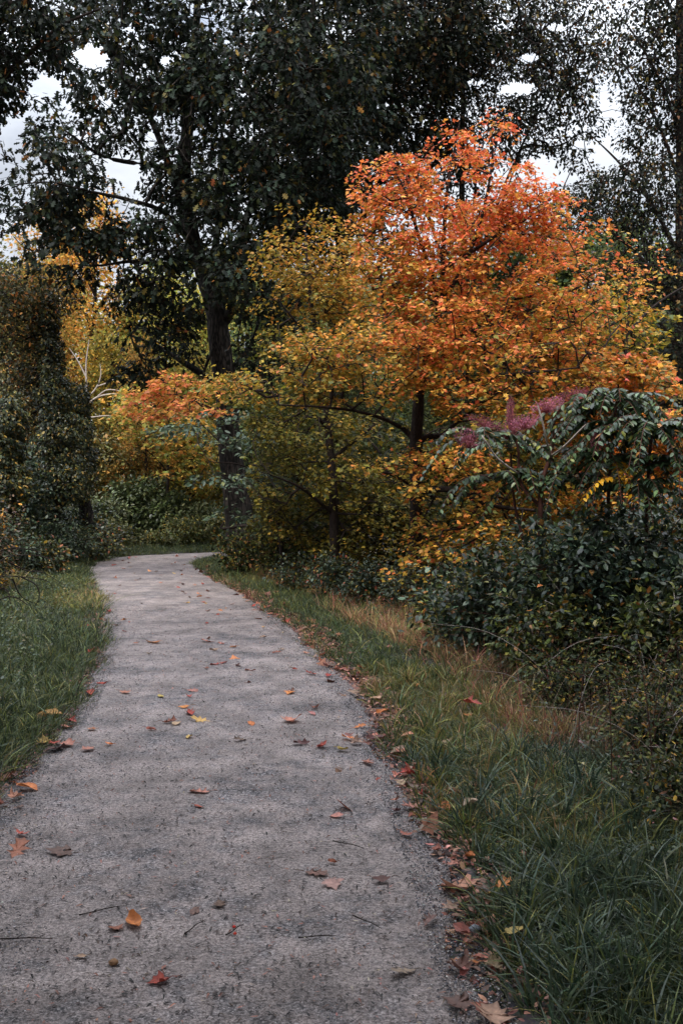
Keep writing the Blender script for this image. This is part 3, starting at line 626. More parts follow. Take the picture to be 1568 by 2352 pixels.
def place_far(k, x, y, s, rz, label, tint=(1, 1, 1), group='trees of the far wood', sz=1.0):
    src = protos[k]
    if not used[k]:
        o = src; used[k] = True; kids = list(src.children)
    else:
        o = src.copy(); COL.objects.link(o); kids = []
        for ch in src.children:
            c = ch.copy(); COL.objects.link(c); c.parent = o; kids.append(c)
    o.location = (x, y, float(ground(x, y))-.05); o.scale = (s, s, s*sz); o.rotation_euler = (0, 0, rz)
    for c in kids: c.color = (*tint, 1)
    tag(o, label, 'tree', group)
LB = ['pale olive tree in the far wood beyond the path', 'golden leaved tree in the far wood beyond the path', 'dark green tree in the far wood beyond the path']
# (px, Y, kind, scale, tint) seen across the left gap and through the canopy
far = [(210, 37, 1, 1.0, (1.25, 1.05, .9)), (115, 40, 1, 1.02, (1, .85, .8)), (300, 38, 0, .8, (1.1, 1.1, 1)), (375, 42, 0, .95, (1.15, 1.15, 1)), (460, 39, 0, .78, (1.2, 1.2, 1.1)), (545, 44, 0, 1.0, (1.2, 1.2, 1.2)),
       (30, 36, 2, .95, (1.1, .9, .8)), (80, 33, 1, .72, (.8, .75, .7)), (250, 33, 0, .58, (.9, .75, .6)), (330, 31, 1, .5, (.7, .6, .6)), (440, 32, 0, .52, (.8, .7, .6)), (640, 38, 2, .9, (1, 1, 1)), (720, 44, 0, .95, (1, 1, 1)), (820, 40, 2, .95, (1, 1, 1)), (900, 46, 0, 1.0, (1, 1, .9)),
       (990, 38, 2, .8, (.9, .9, .9)), (1080, 44, 0, 1.0, (1.2, 1.1, .9)), (1170, 40, 2, .8, (1, 1, 1)), (1250, 46, 0, .95, (1.1, 1.1, .8)), (1340, 38, 2, .85, (1, 1, 1)), (1430, 42, 1, .85, (1, 1, .8)), (1520, 38, 2, 1.0, (.9, .9, .9)),
       (1600, 42, 2, 1.0, (.8, .9, .9)), (-60, 42, 2, 1.05, (.9, .8, .8)), (165, 52, 0, 1.05, (1.2, 1.1, 1)), (330, 54, 2, 1.05, (1.2, 1.2, 1)), (480, 56, 2, 1.2, (1.2, 1.2, 1)), (620, 56, 2, 1.2, (1, 1, 1)), (780, 56, 2, 1.2, (1, 1, 1)), (940, 56, 2, 1.2, (1, 1, 1)), (1100, 56, 2, 1.2, (1, 1, 1)), (1260, 56, 2, 1.2, (1, 1, 1)), (1420, 56, 2, 1.2, (1, 1, 1)), (1580, 56, 2, 1.2, (1, 1, 1)), (20, 56, 2, 1.2, (1, 1, 1)),
       (1180, 33, 2, .98, (.8, .9, .8)), (1290, 30, 2, .95, (.7, .8, .7)), (1400, 29, 2, .92, (.7, .8, .7)), (1480, 27, 2, .85, (.7, .8, .8)), (1060, 34, 2, .9, (.8, .9, .8)), (620, 32, 2, .8, (.8, .9, .8)),
       (1000, 25, 2, .45, (.8, .8, .8)), (1130, 24, 2, .5, (.8, .8, .8)), (1320, 23, 2, .5, (.7, .8, .8)), (1500, 22, 2, .55, (.7, .8, .8)), (800, 26, 2, .5, (.8, .8, .8)), (690, 27, 2, .45, (.9, .9, .8))]
for i, (px, Y_, k, s, tint) in enumerate(far):
    x = (px-CX)/F*Y_
    if Y_ < 30: lab, gr = 'small dark green understory tree in the shade behind the maples', 'understory trees behind the maples'
    else: lab, gr = LB[k], ['pale olive trees of the far wood', 'golden trees of the far wood', 'dark green trees of the far wood'][k]
    place_far(k, x, Y_, s, i*1.7, lab, tint, gr)
# big unseen oaks added beside and behind the viewer to darken the foreground
for x, y, s in [(-7.5, -2, 1.3), (7, -3.5, 1.35), (-2, -9, 1.4), (6.8, 2.5, 1.1), (-9, 5, 1.15), (9, 8, 1.1)]:
    place_far(2, x, y, s, x, 'unseen broad green tree added beside the viewer to shade the foreground', (.6, .7, .7), 'unseen trees added around the viewer')

for x, y, s in [(-3.9, -1.0, 1.0), (4.2, -.8, 1.0), (.3, -5, 1.1), (-1.6, .6, .95), (1.9, 1.2, .95), (-5, -6, 1.2), (5, -6, 1.2), (-1, -10, 1.3), (-4.6, 4.0, .95), (5.4, 5.0, .95)]:  # high crowns added out of view to dim the near path
    place_far(3, x, y, s, x, 'unseen high crowned tree added over the viewer to shade the foreground', (.7, .8, .8), 'unseen high trees added over the viewer')

# ------------------------------------------------------------------ shrubs
def shrub(name, label, center, rad, n, leaf, ls, col, stems=14, group=None, lumps=7, cat='shrub', mat=M_SHRUB, stembark=M_BARKM, per=26, cr=.13, style='ball', flatbot=True, stemr=.006, tall=1.0):
    c = np.array(center, float); zg = float(ground(c[0], c[1])); root = empty(name, (c[0], c[1], zg), label, cat, group)
    R = np.array(rad, float)
    lb = []
    for i in range(lumps):
        a = rng.random()*2*PI; q = rng.random()**.5*.62
        lb.append((np.array([R[0]*q*math.cos(a), R[1]*q*math.sin(a), R[2]*rng.uniform(.35, .62)]), R*rng.uniform(.38, .58), 1))
    lb.append((np.array([0, 0, R[2]*.35]), R*np.array([.85, .85, .45]), 2.5))
    T_, _ = sample_lobes(lb, n, .65); T_[:, 2] = np.abs(T_[:, 2])+.03
    tb = MB(); base = []; sr = []
    for k in range(stems):
        a = rng.random()*2*PI; q0 = rng.random()*.4; q1 = q0+rng.uniform(.1, .4)
        p = np.array([(R[0]*q0*math.cos(a), R[1]*q0*math.sin(a), -.03), (R[0]*(q0*.6+q1*.4)*math.cos(a), R[1]*(q0*.6+q1*.4)*math.sin(a), R[2]*.3), (R[0]*q1*math.cos(a), R[1]*q1*math.sin(a), R[2]*rng.uniform(.5, .8))])
        q, r = tube(tb, p, [stemr*1.6, stemr*1.2, stemr*.7], 5, sub=3); base.append(q[1:]); sr.append(r[1:])
    base = np.concatenate(base); sr = np.concatenate(sr)
    p0, p1, r0, r1, dirs = grow(base, sr, T_, .0018, .4)
    cones(tb, p0, p1, r0, r1, 4)
    N_ = len(T_)*per; cen = np.repeat(T_, per, 0); dr = np.repeat(dirs, per, 0)
    off = rng.normal(0, .5, (N_, 3))*cr*np.array([1.1, 1.1, .75]); pos = cen+off; pos[:, 2] = np.maximum(pos[:, 2], .01)
    d = nrm(off)*.9+dr*.4+rng.normal(0, .4, (N_, 3)); d[:, 2] -= .15
    nn = np.array([0, 0, 1.])+nrm(off)*.35+rng.normal(0, .38, (N_, 3))
    cb = MB(); put_leaves(cb, leaf, pos, d, nn, ls*rng.uniform(.6, 1.25, N_), col(pos+np.array([c[0], c[1], zg]), N_))
    tb.build('stem', stembark, root, smooth=True); cb.build('foliage', mat, root)
    return root
def tealshrub(pos, n):
    return mixcol(pos, n, [(.022, .038, .025), (.078, .112, .066), (.014, .022, .013), (.13, .135, .03), (.28, .13, .04)], [40, 28, 23, 7, 2], .25, .06)
def bramble(pos, n):
    return mixcol(pos, n, [(.030, .046, .03), (.065, .09, .058), (.07, .075, .02), (.28, .18, .03), (.35, .10, .05)], [38, 30, 22, 6, 4], .25, .06)
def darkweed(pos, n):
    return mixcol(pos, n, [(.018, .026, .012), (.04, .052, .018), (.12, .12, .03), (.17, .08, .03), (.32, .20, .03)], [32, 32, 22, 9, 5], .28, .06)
SH = [(2.35, 8.55, (1.15, .9, 1.45), 'rounded shrub of glossy bluish leaves under the plumed shrub'),
      (3.2, 8.1, (.95, .8, 1.38), 'glossy bluish shrub against the right edge under the drooping fronds'),
      (3.0, 10.6, (1.2, .8, 1.6), 'taller glossy shrub behind the bluish ones on the right'),
      (1.5, 9.2, (.75, .6, .95), 'bluish leafy shrub at the left foot of the plumed shrub')]
for x, y, r, lab in SH:
    shrub('leafy_shrub', lab, (x, y, 0), r, int(330*r[0]*r[2]/1.4), OVAL, .068, tealshrub, 16, 'bluish shrubs on the right bank')
for x, y, r, lab in [(1.75, 8.1, (.5, .4, .75), 'olive yellow leafy sprig clump at the front of the bluish shrubs'), (2.6, 7.7, (.55, .4, .95), 'olive leafed clump in front of the bluish shrubs, right of the sprigs'), (2.0, 9.6, (.6, .5, 1.35), 'loose olive climber heaped on top of the bluish shrubs'), (3.3, 9.2, (.7, .5, 1.45), 'olive climber heap at the right edge under the fronds'), (1.15, 9.9, (.4, .35, .75), 'olive leafed clump at the left end of the bluish shrubs')]:
    shrub('climber_heap', lab, (x, y, 0), r, int(150*r[0]*r[2])+60, OVAL, .062, lambda p, n: mixcol(p, n, [(.05, .065, .02), (.10, .12, .03), (.02, .03, .012), (.22, .20, .04), (.36, .16, .04)], [32, 24, 28, 11, 5], .3, .08), 18, per=20, cr=.17, stembark=M_PALE)
BR = [(-.45, 15.2, (.55, .5, .5), 'low bramble clump nearest the oak trunk'), (.05, 14.1, (.6, .5, .55), 'bramble clump between the oak and the maple trunk'), (.55, 13.2, (.6, .5, .55), 'bramble clump in front of the small olive maple'),
      (1.0, 12.3, (.6, .5, .5), 'bramble clump at the foot of the orange maple'), (1.35, 11.2, (.55, .5, .55), 'bramble clump where the red grass ends'), (1.55, 10.3, (.5, .4, .5), 'bramble clump just left of the bluish shrubs')]
for x, y, r, lab in BR:
    shrub('bramble_bush', lab, (x, y, 0), r, 120, OVAL, .055, bramble, 12, 'brambles along the right verge', per=24)
WD = [(1.75, 6.9, (.45, .4, .36), 'low dark weed patch just below the tangled clump'), (2.6, 6.2, (.5, .45, .45), 'dark weed patch at the right edge beside the orange leaf'), (1.85, 5.6, (.4, .4, .26), 'low dark weed patch where the grass thins out on the right'), (1.75, 4.7, (.38, .35, .2), 'lowest dark weed patch at the right edge of the picture'), (1.95, 7.9, (.6, .5, .62), 'dark tangled weed clump below the bluish shrubs'), (2.55, 7.2, (.6, .5, .6), 'dark tangled weed clump at the right edge of the bank'), (2.1, 6.3, (.5, .4, .36), 'low dark weed patch beside the orange leaf in the weeds'), (2.25, 5.2, (.5, .5, .3), 'low dark weed patch at the right edge, nearest the viewer'), (2.9, 8.0, (.7, .5, .85), 'tall dark weed clump at the right edge')]
for x, y, r, lab in WD:
    shrub('weed_clump', lab, (x, y, 0), r, 120, OVAL, .034, darkweed, 30, 'dark weeds on the right bank', per=18, cat='weeds', mat=M_OAK)
for k in range(22):
    y = rng.uniform(4.6, 9.6); x = rng.uniform(1.42+.05*(y-5), .36*y+.55); q = (x-1.2)
    shrub('weed_clump', 'tangled dark weed clump in the brownish growth on the right bank', (x, y, 0), (rng.uniform(.26, .42), rng.uniform(.25, .38), min(.16+.34*q, .62)*rng.uniform(.8, 1.2)), 45, OVAL, .030, darkweed, 40, 'tangled weed clumps on the right bank', per=16, cat='weeds', mat=M_OAK, stembark=M_BARKM if k % 2 else M_PALE, cr=.13, stemr=.0025)
# dark undergrowth under the maples
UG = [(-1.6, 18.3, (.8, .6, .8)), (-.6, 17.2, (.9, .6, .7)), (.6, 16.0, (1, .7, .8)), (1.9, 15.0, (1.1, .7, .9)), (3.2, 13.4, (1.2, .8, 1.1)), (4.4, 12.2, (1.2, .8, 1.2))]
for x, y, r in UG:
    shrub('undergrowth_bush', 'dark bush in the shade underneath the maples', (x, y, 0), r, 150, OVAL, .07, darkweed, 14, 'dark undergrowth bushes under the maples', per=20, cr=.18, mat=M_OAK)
# left bank
LS = [(-6.7, 17.8, (1.2, 1, 2.2), 'tall dim shrub at the left edge behind the grass', darkweed, .07), (-7.2, 20.2, (1.3, 1, 2.4), 'leafy dark shrub between the left edge and the vine tower', tealshrub, .08),
      (-5.2, 14.4, (.55, .6, 1.5), 'thin reddish shrub with sparse yellow leaves at the left edge', lambda p, n: mixcol(p, n, [(.05, .065, .03), (.45, .22, .03), (.12, .07, .04)], [55, 15, 30], .3, .08), .06),
      (-6.3, 22.4, (.9, .8, 1.0), 'low leafy shrub at the outer side of the bend', tealshrub, .08)]
for x, y, r, lab, col, ls in LS:
    shrub('leafy_shrub', lab, (x, y, 0), r, int(170*r[0]*r[2]), OVAL, ls, col, 14, per=24, cr=.22)
# across the bend
def ferny(pos, n): return mixcol(pos, n, [(.07, .09, .035), (.12, .15, .055), (.035, .05, .025)], [45, 30, 25], .22, .06)
def herb(pos, n): return mixcol(pos, n, [(.12, .13, .04), (.20, .19, .06), (.07, .085, .035), (.42, .28, .05)], [40, 30, 22, 8], .25, .07)
def palegreen(pos, n): return mixcol(pos, n, [(.09, .105, .04), (.18, .20, .09), (.04, .052, .022)], [45, 30, 25], .22, .06)
FB = [(330, 28.5, (1.35, .9, 1.75), 'feathery dark green bush beyond the bend', ferny, .12), (405, 28, (.8, .8, 1.35), 'smaller feathery bush right of the dark one beyond the bend', ferny, .12), (210, 27, (1.2, .8, 1.1), 'pale silvery green bush beyond the bend', palegreen, .1), (140, 26.5, (1.0, .8, .95), 'silvery bush near the foot of the vine tower', palegreen, .1),
      (470, 27.5, (.9, .8, .95), 'leafy bush seen just left of the oak trunk', palegreen, .1), (560, 28, (1.1, .8, 1.3), 'leafy bush half hidden behind the oak trunk', herb, .1)]
for px, Y_, r, lab, col, ls in FB:
    shrub('leafy_shrub', lab, ((px-CX)/F*Y_, Y_, 0), r, 260, OVAL, ls, col, 12, per=26, cr=.22)
for k, (px, Y_) in enumerate([(110, 24.6), (190, 25), (270, 25.4), (350, 25.6), (430, 25.9), (500, 26.2), (60, 23.8)]):
    shrub('herb_clump', 'low yellow green herb clump along the outer edge of the bend', ((px-CX)/F*Y_+.3*math.sin(k*3.1), Y_+.3+.35*math.sin(k*2.1), 0), (.6+.25*math.sin(k*2.3), .5, .52+.28*math.sin(k*1.7)), 100, OVAL, .075, herb, 8, 'herb clumps along the outer edge of the bend', per=22, cr=.16, cat='herbs')
for k, (px, Y_, h) in enumerate([(280, 33, 3.8), (200, 31, 3.6), (420, 34, 3.6), (520, 36, 4.2), (330, 36, 4.6)]):
    shrub('thicket_bush', 'tall olive thicket bush in the middle distance beyond the bend', ((px-CX)/F*Y_, Y_, 0), (1.5, 1.2, h), 300, DIAM, .15, lambda p, n: mixcol(p, n, [(.14, .13, .045), (.22, .18, .055), (.42, .25, .06), (.07, .075, .035)], [35, 28, 15, 22], .28, .08), 8, 'thicket bushes in the middle distance', per=26, cr=.34, stemr=.02)

# vine covered trees on the left
def vine_tower(label, px, Y_, w, h, top_col=None, seed=0, crown=None):
    x = (px-CX)/F*Y_; zg = float(ground(x, Y_)); root = empty('vine_covered_tree', (x, Y_, zg), label, 'tree')
    tb = MB(); tube(tb, [(0, 0, -.1), (.1, 0, h*.3), (-.1, 0, h*.6), (.1, 0, h*1.02)], [.22, .17, .13, .05], 8, sub=5, wob=.05)
    n = int(14500*w*h/5)
    z = rng.random(n)*h; a = rng.random(n)*2*PI
    rr = w*(.62+.22*np.sin(z*1.9+seed)+.16*np.sin(z*4.3+a*2+seed)+.14*np.sin(a*3+z*1.1))*np.sqrt(np.clip((h-z)/(h*.08), .05, 1))*(1+.35*np.clip(1-z/1.2, 0, 1))
    rr = rr*(.75+.25*rng.random(n)**.5)
    pos = np.stack([rr*np.cos(a), rr*np.sin(a), z], 1)+rng.normal(0, .05, (n, 3))
    out = np.stack([np.cos(a), np.sin(a), np.full(n, .35)], 1)
    d = np.stack([.2*np.cos(a), .2*np.sin(a), np.full(n, -.5)], 1)+rng.normal(0, .6, (n, 3))
    cb = MB(); put_leaves(cb, OVAL, pos, d, out+rng.normal(0, .45, (n, 3)), .075*rng.uniform(.6, 1.2, n), mixcol(pos, n, [(.022, .032, .020), (.045, .058, .032), (.095, .092, .032), (.28, .19, .045)], [40, 32, 18, 10], .25, .06))
    tb.build('trunk', M_BARK, root, smooth=True); cb.build('vine_foliage', M_SHRUB, root)
    if crown: 
        c2 = MB(); T_, _ = sample_lobes([(np.array(l[0])-np.array([x, Y_, zg]), l[1], l[2]) for l in crown], 260, .4)
        cen = np.repeat(T_, 24, 0); N_ = len(cen); pos = cen+rng.normal(0, .2, (N_, 3))
        put_leaves(c2, DIAM, pos, rng.normal(0, 1, (N_, 3))+[0, 0, -.4], rng.normal(0, .6, (N_, 3))+[0, 0, 1], .10*rng.uniform(.6, 1.2, N_),
                   mixcol(pos, N_, [(.06, .055, .025), (.12, .09, .03), (.32, .12, .04), (.035, .04, .025)], [35, 25, 10, 30], .3, .08))
        c2.build('crown', M_MAPLE, root)
def vine_mass(label, px, Y_, th, tl, n, crown=None, col=None, ls=.075):
    """a trunk smothered by climbers: leaves hang as a skin over lumpy lobes"""
    x = (px-CX)/F*Y_; zg = float(ground(x, Y_)); o0 = np.array([x, Y_, zg]); root = empty('vine_covered_tree', (x, Y_, zg), label, 'tree')
    tb = MB(); tube(tb, [(0, 0, -.1), (.1, 0, th*.3), (-.1, 0, th*.6), (.1, 0, th)], [.2, .16, .12, .04], 8, sub=5, wob=.05)
    sp = []
    for (lx, ly, rx, rz, ry) in tl:
        c = P(lx, ly, Y_)-o0; sp.append((c, np.array([rx/F*Y_, ry, rz/F*Y_])))
    w = np.array([r[0]*r[2] for c, r in sp]); k = rng.choice(len(sp), n, p=w/w.sum())
    d = nrm(rng.standard_normal((n, 3))); lump = 1+.16*np.sin(d[:, 0]*5+k)+.14*np.sin(d[:, 2]*7+d[:, 1]*4+k*2)+.10*np.sin(d[:, 0]*13+d[:, 2]*11)
    C = np.array([c for c, r in sp])[k]; Rr = np.array([r for c, r in sp])[k]
    pos = C+d*Rr*(lump*(.70+.34*rng.random(n)**.5))[:, None]; pos[:, 2] = np.maximum(pos[:, 2], .05)
    g_ = pos[:, 2] > .04; pos, d = pos[g_], d[g_]; m_ = len(pos)
    ld = d*[.5, .5, 0]+[0, 0, -.55]+rng.normal(0, .55, (m_, 3))
    pal = col or [(.022, .032, .018), (.045, .058, .028), (.095, .092, .03), (.28, .19, .045)]
    cb = MB(); put_leaves(cb, OVAL, pos, ld, d+[0, 0, .5]+rng.normal(0, .45, (m_, 3)), ls*rng.uniform(.5, 1.25, m_), mixcol(pos, m_, pal, [40, 32, 18, 8], .28, .07)*(.75+.9*clumpn(pos, 2.3, px)[:, None]**2*np.array([1.15, 1, .8])))
    for q in range(14):
        c, r = sp[q % len(sp)]; e_ = nrm(rng.standard_normal(3)); tube(tb, [(0, 0, max(c[2]*.6, .1)), c*.5+[0, 0, c[2]*.35], c+e_*r*1.5], [.03, .02, .004], 5, sub=4)
    tb.build('trunk', M_BARK, root, smooth=True); cb.build('vine_foliage', M_SHRUB, root)
    if crown:
        T_, _ = sample_lobes([(np.array(l[0])-o0, l[1], l[2]) for l in crown], 330, .4)
        cen = np.repeat(T_, 26, 0); N_ = len(cen); pos = cen+rng.normal(0, .17, (N_, 3)); c2 = MB()
        put_leaves(c2, OVAL, pos, rng.normal(0, 1, (N_, 3))+[0, 0, -.4], rng.normal(0, .6, (N_, 3))+[0, 0, 1], .10*rng.uniform(.6, 1.2, N_),
                   mixcol(pos, N_, [(.06, .055, .025), (.12, .095, .03), (.34, .14, .04), (.04, .045, .022)], [32, 26, 12, 30], .3, .08))
        tb2 = MB(); s0 = np.array([(0, 0, th*.8), (.1, 0, th)]); p0, p1, r0, r1, _ = grow(s0, np.array([.05, .04]), T_, .005); cones(tb2, p0, p1, r0, r1, 4)
        tb2.build('branches', M_BARKM, root, smooth=True); c2.build('crown', M_MAPLE, root)
vine_mass('tree smothered in dark vines up to its russet crown at the left', 112, 21.5, 5.0, [(108, 730, 28, 60, .35), (118, 820, 30, 65, .4), (128, 910, 45, 60, .5), (140, 990, 55, 55, .5), (110, 1060, 52, 55, .6), (160, 1100, 44, 60, .6), (90, 1150, 60, 50, .7)], 19000,
          crown=[lobe(55, 670, 21.5, 80, 40, 1.1), lobe(20, 740, 21.5, 80, 70, 1.1), lobe(60, 820, 22, 60, 60, 1.1), lobe(120, 690, 21.5, 50, 35, .8), lobe(10, 640, 21.5, 50, 30, .9), lobe(80, 900, 22.5, 60, 50, 1), lobe(40, 1000, 22.5, 60, 60, 1)])
vine_mass('shorter stump smothered in dark vines right of the tallest vine mass', 190, 22.5, 3.0, [(186, 925, 24, 40, .35), (184, 990, 28, 42, .45), (196, 1050, 26, 40, .4), (178, 1100, 34, 50, .5)], 8000)
vine_mass('round topped stump overgrown with dark vines at the far left edge', 14, 18, 2.8, [(14, 960, 46, 48, .5), (10, 1030, 44, 55, .5), (20, 1110, 50, 60, .6)], 11000)
vine_mass('dim olive tree draped with vines behind the left edge thicket', 20, 26, 5, [(10, 880, 60, 70, .8), (60, 960, 60, 80, .9), (30, 1100, 90, 100, 1)], 9000, col=[(.05, .055, .022), (.10, .095, .03), (.17, .14, .04), (.36, .20, .04)], ls=.1)
for k, (px, Y_, w, h, c_) in enumerate([(200, 21.6, .8, .75, 1), (120, 20.3, .9, .9, 0), (60, 19, .7, .8, 1), (170, 23.2, .8, 1.2, 0), (230, 23.6, .6, .8, 1), (10, 17, .6, .9, 0), (95, 17.6, .5, .55, 1)]):
    shrub('leafy_shrub', 'ragged low shrub at the feet of the vine covered trees on the left', ((px-CX)/F*Y_, Y_, 0), (w, .6, h), 130, OVAL, .07,
          (lambda p, n: mixcol(p, n, [(.05, .06, .02), (.10, .10, .03), (.025, .035, .018), (.35, .22, .04), (.30, .10, .04)], [30, 26, 32, 8, 4], .3, .08)) if c_ else (lambda p, n: mixcol(p, n, [(.04, .055, .03), (.09, .12, .07), (.02, .03, .015)], [40, 25, 35], .3, .08)),
          12, 'ragged shrubs at the feet of the vine covered trees', per=22, cr=.19)

# dead pale branches behind the bend
b = P(200, 905, 31); root = empty('dead_tree', (b[0], b[1], float(ground(b[0], 31))), 'bare pale dead tree reaching right behind the vine tower', 'tree')
o_ = np.array([b[0], 31, float(ground(b[0], 31))]); tb = MB()
for pts, ws in [([(205, 1250), (203, 1050), (200, 905), (198, 840), (205, 780)], [6, 5, 5, 4, 2]), ([(200, 930), (225, 912), (260, 905), (290, 908), (330, 900)], [6, 5, 4, 3, 1.5]), ([(225, 910), (250, 895), (300, 903)], [4, 3, 1.5]), ([(201, 915), (222, 890), (232, 862), (230, 835)], [5, 4, 3, 1.5]),
                ([(222, 888), (245, 880), (268, 868)], [3.5, 3, 1.5]), ([(200, 960), (250, 955), (290, 962)], [4, 3, 1.5]), ([(200, 870), (180, 830), (160, 800)], [4, 3, 1.5])]:
    tube(tb, [P(p[0], p[1], 31)-o_ for p in pts], [w/F*31/2 for w in ws], 5, sub=4)
tb.build('trunk', M_PALE, root, smooth=True)
for k, (px, y0, y1, Y_, w, lab) in enumerate([(250, 1180, 1030, 34, 9, 'pale reddish dead trunk standing in the thicket'), (395, 1170, 860, 36, 8, 'thin pale trunk behind the golden maple')]):
    a = P(px, y0, Y_); a[2] = float(ground(a[0], Y_))-.1; t = P(px+4, y1, Y_)
    root = empty('tree_snag', a, lab, 'tree'); tb = MB()
    tube(tb, [a-a, (t-a)*.4+[.05, 0, 0], (t-a)*.8, t-a], [w/F*Y_/2, w/F*Y_/2*.8, w/F*Y_/2*.6, w/F*Y_/2*.25], 6, sub=4, wob=.05)
    tube(tb, [(t-a)*.7, (t-a)*.8+[.3, 0, .1], (t-a)*.85+[.6, 0, .3]], [.04, .025, .01], 5, sub=3)
    tb.build('trunk', M_PALE, root, smooth=True)

# thin stems in the dark under the maples
for k in range(16):
    px = rng.uniform(560, 1130); Y_ = rng.uniform(15.5, 20)
    a = P(px, 1200, Y_); a[2] = float(ground(a[0], Y_))-.05; h = rng.uniform(1.6, 3.2); dx = rng.normal(0, .25, 2)
    tb = MB(); tube(tb, [(0, 0, 0), (dx[0]*.3, 0, h*.4), (dx[0], dx[1]*.4, h*.75), (dx[0]*1.5, dx[1], h)], [.018, .014, .01, .004], 5, sub=4)
    o = tb.build('sapling_stem', M_BARKM, smooth=True); o.location = a
    tag(o, 'thin bare sapling stem in the dark undergrowth under the maples', 'sapling', 'bare sapling stems in the dark undergrowth')

# ------------------------------------------------------------------ plumed shrub on the right (pinnate fronds, pink flower sprays)
ya = 9.0
ab = P(1240, 1250, ya); ab[2] = gz(ab)
root = empty('plumed_shrub', ab, 'shrub with long drooping feathered fronds, pale bare stems and pink plumes', 'shrub')
dark = MB(); pale = MB()
def apl(mbx, pts, ws, Y_=ya): tube(mbx, [P(p[0], p[1], p[2] if len(p) > 2 else Y_)-ab for p in pts], [w/F*Y_/2 for w in ws], 6, sub=5)
apl(dark, [(1240, 1420, 9.3), (1240, 1190), (1242, 1120), (1252, 1080), (1266, 1045)], [15, 12, 11, 10, 9])
apl(pale, [(1264, 1050), (1255, 1015, 8.6), (1245, 970, 8.5), (1234, 930, 8.5)], [6, 5, 4, 3]); apl(pale, [(1266, 1046), (1295, 1025, 8.5), (1325, 995, 8.3), (1345, 975, 8.2)], [5, 4.5, 4, 3])
apl(dark, [(1264, 1050), (1270, 1010), (1272, 970), (1290, 930), (1300, 900)], [8, 6, 5, 4, 3])
apl(dark, [(1240, 1160), (1215, 1140), (1195, 1110), (1190, 1070), (1190, 1040), (1180, 990), (1172, 930)], [9, 8, 7, 6, 6, 4, 2])
apl(pale, [(1190, 1088), (1160, 1068, 8.5), (1135, 1045, 8.4), (1115, 1015, 8.3), (1105, 1000, 8.3)], [5, 5, 4, 4, 3])
apl(dark, [(1200, 1240, 9.2), (1180, 1150, 9.2), (1172, 1040, 9.2)], [7, 6, 4], 9.2)
apl(dark, [(1400, 1420, 9.3), (1395, 1200, 9.2), (1400, 1080, 8.8), (1410, 960, 8.8), (1420, 920, 8.8)], [11, 9, 8, 6, 4], 8.8)
apl(dark, [(1490, 1400, 9.2), (1484, 1200, 9.1), (1490, 1050, 8.4), (1500, 980, 8.4)], [10, 8, 7, 5], 8.4)
dark.build('stem', M_REDST, root, smooth=True)
o = pale.build('stem', M_PALE, root, smooth=True); o['label'] = 'pale bare branches'
tips = [(1415, 925, 8.8, 15), (1350, 935, 9, 7), (1495, 985, 8.4, 15), (1110, 1005, 8.9, 6), (1170, 1030, 9.3, 4), (1290, 1040, 9.3, 4), (1400, 1060, 8.7, 11), (1370, 985, 8.9, 9), (1300, 1100, 9, 6), (1130, 1100, 9, 6), (1460, 1120, 8.5, 9), (1560, 1060, 8.3, 7), (1430, 985, 8.6, 9), (1200, 1110, 9.2, 5)]
fb = MB(); rb = MB(); yb = MB()
for tx, ty, tY, k in tips:
    k = int(k*1.5)
    o0 = P(tx, ty, tY)-ab
    for i in range(k):
        a = i*2.399+rng.normal(0, .3); L = rng.uniform(.45, .75); el = rng.uniform(.2, .8)
        h = np.array([math.cos(a), math.sin(a)*.8, 0]); ts = np.linspace(0, 1, 12)
        M_ = 16; ts = np.linspace(0, 1, M_)
        pts = o0+h*(L*(ts-.15*ts**2))[:, None]+np.array([0, 0, 1.])*(L*(el*ts-.80*ts**2))[:, None]
        cones(rb, pts[:-1], pts[1:], .004, .003, 4, (.1, .1, .05))
        tan = np.gradient(pts, axis=0); sd = nrm(np.cross(tan, [0, 0, 1.]))
        yellow = (tx, i) in [(1460, 3), (1460, 4), (1400, 2)]
        for s_ in (-1, 1):
            p = pts[2:]; dd = sd[2:]*s_+nrm(tan[2:])*.45+np.array([0, 0, -.45])+rng.normal(0, .18, (14, 3))
            cc = jit((.75, .38, .02), 14, .15, .05) if yellow else tealshrub(p, 14)*np.array([1.35, 1.4, 1.05])
            put_leaves(fb, OVAL, p, dd, np.array([0, 0, 1.])+dd*.2+rng.normal(0, .3, (14, 3)), .10*np.linspace(1.1, .6, 14)*rng.uniform(.8, 1.15, 14), cc, .85)
rb.build('frond_stalk', M_REDST, root); o = fb.build('foliage', M_SHRUB, root)
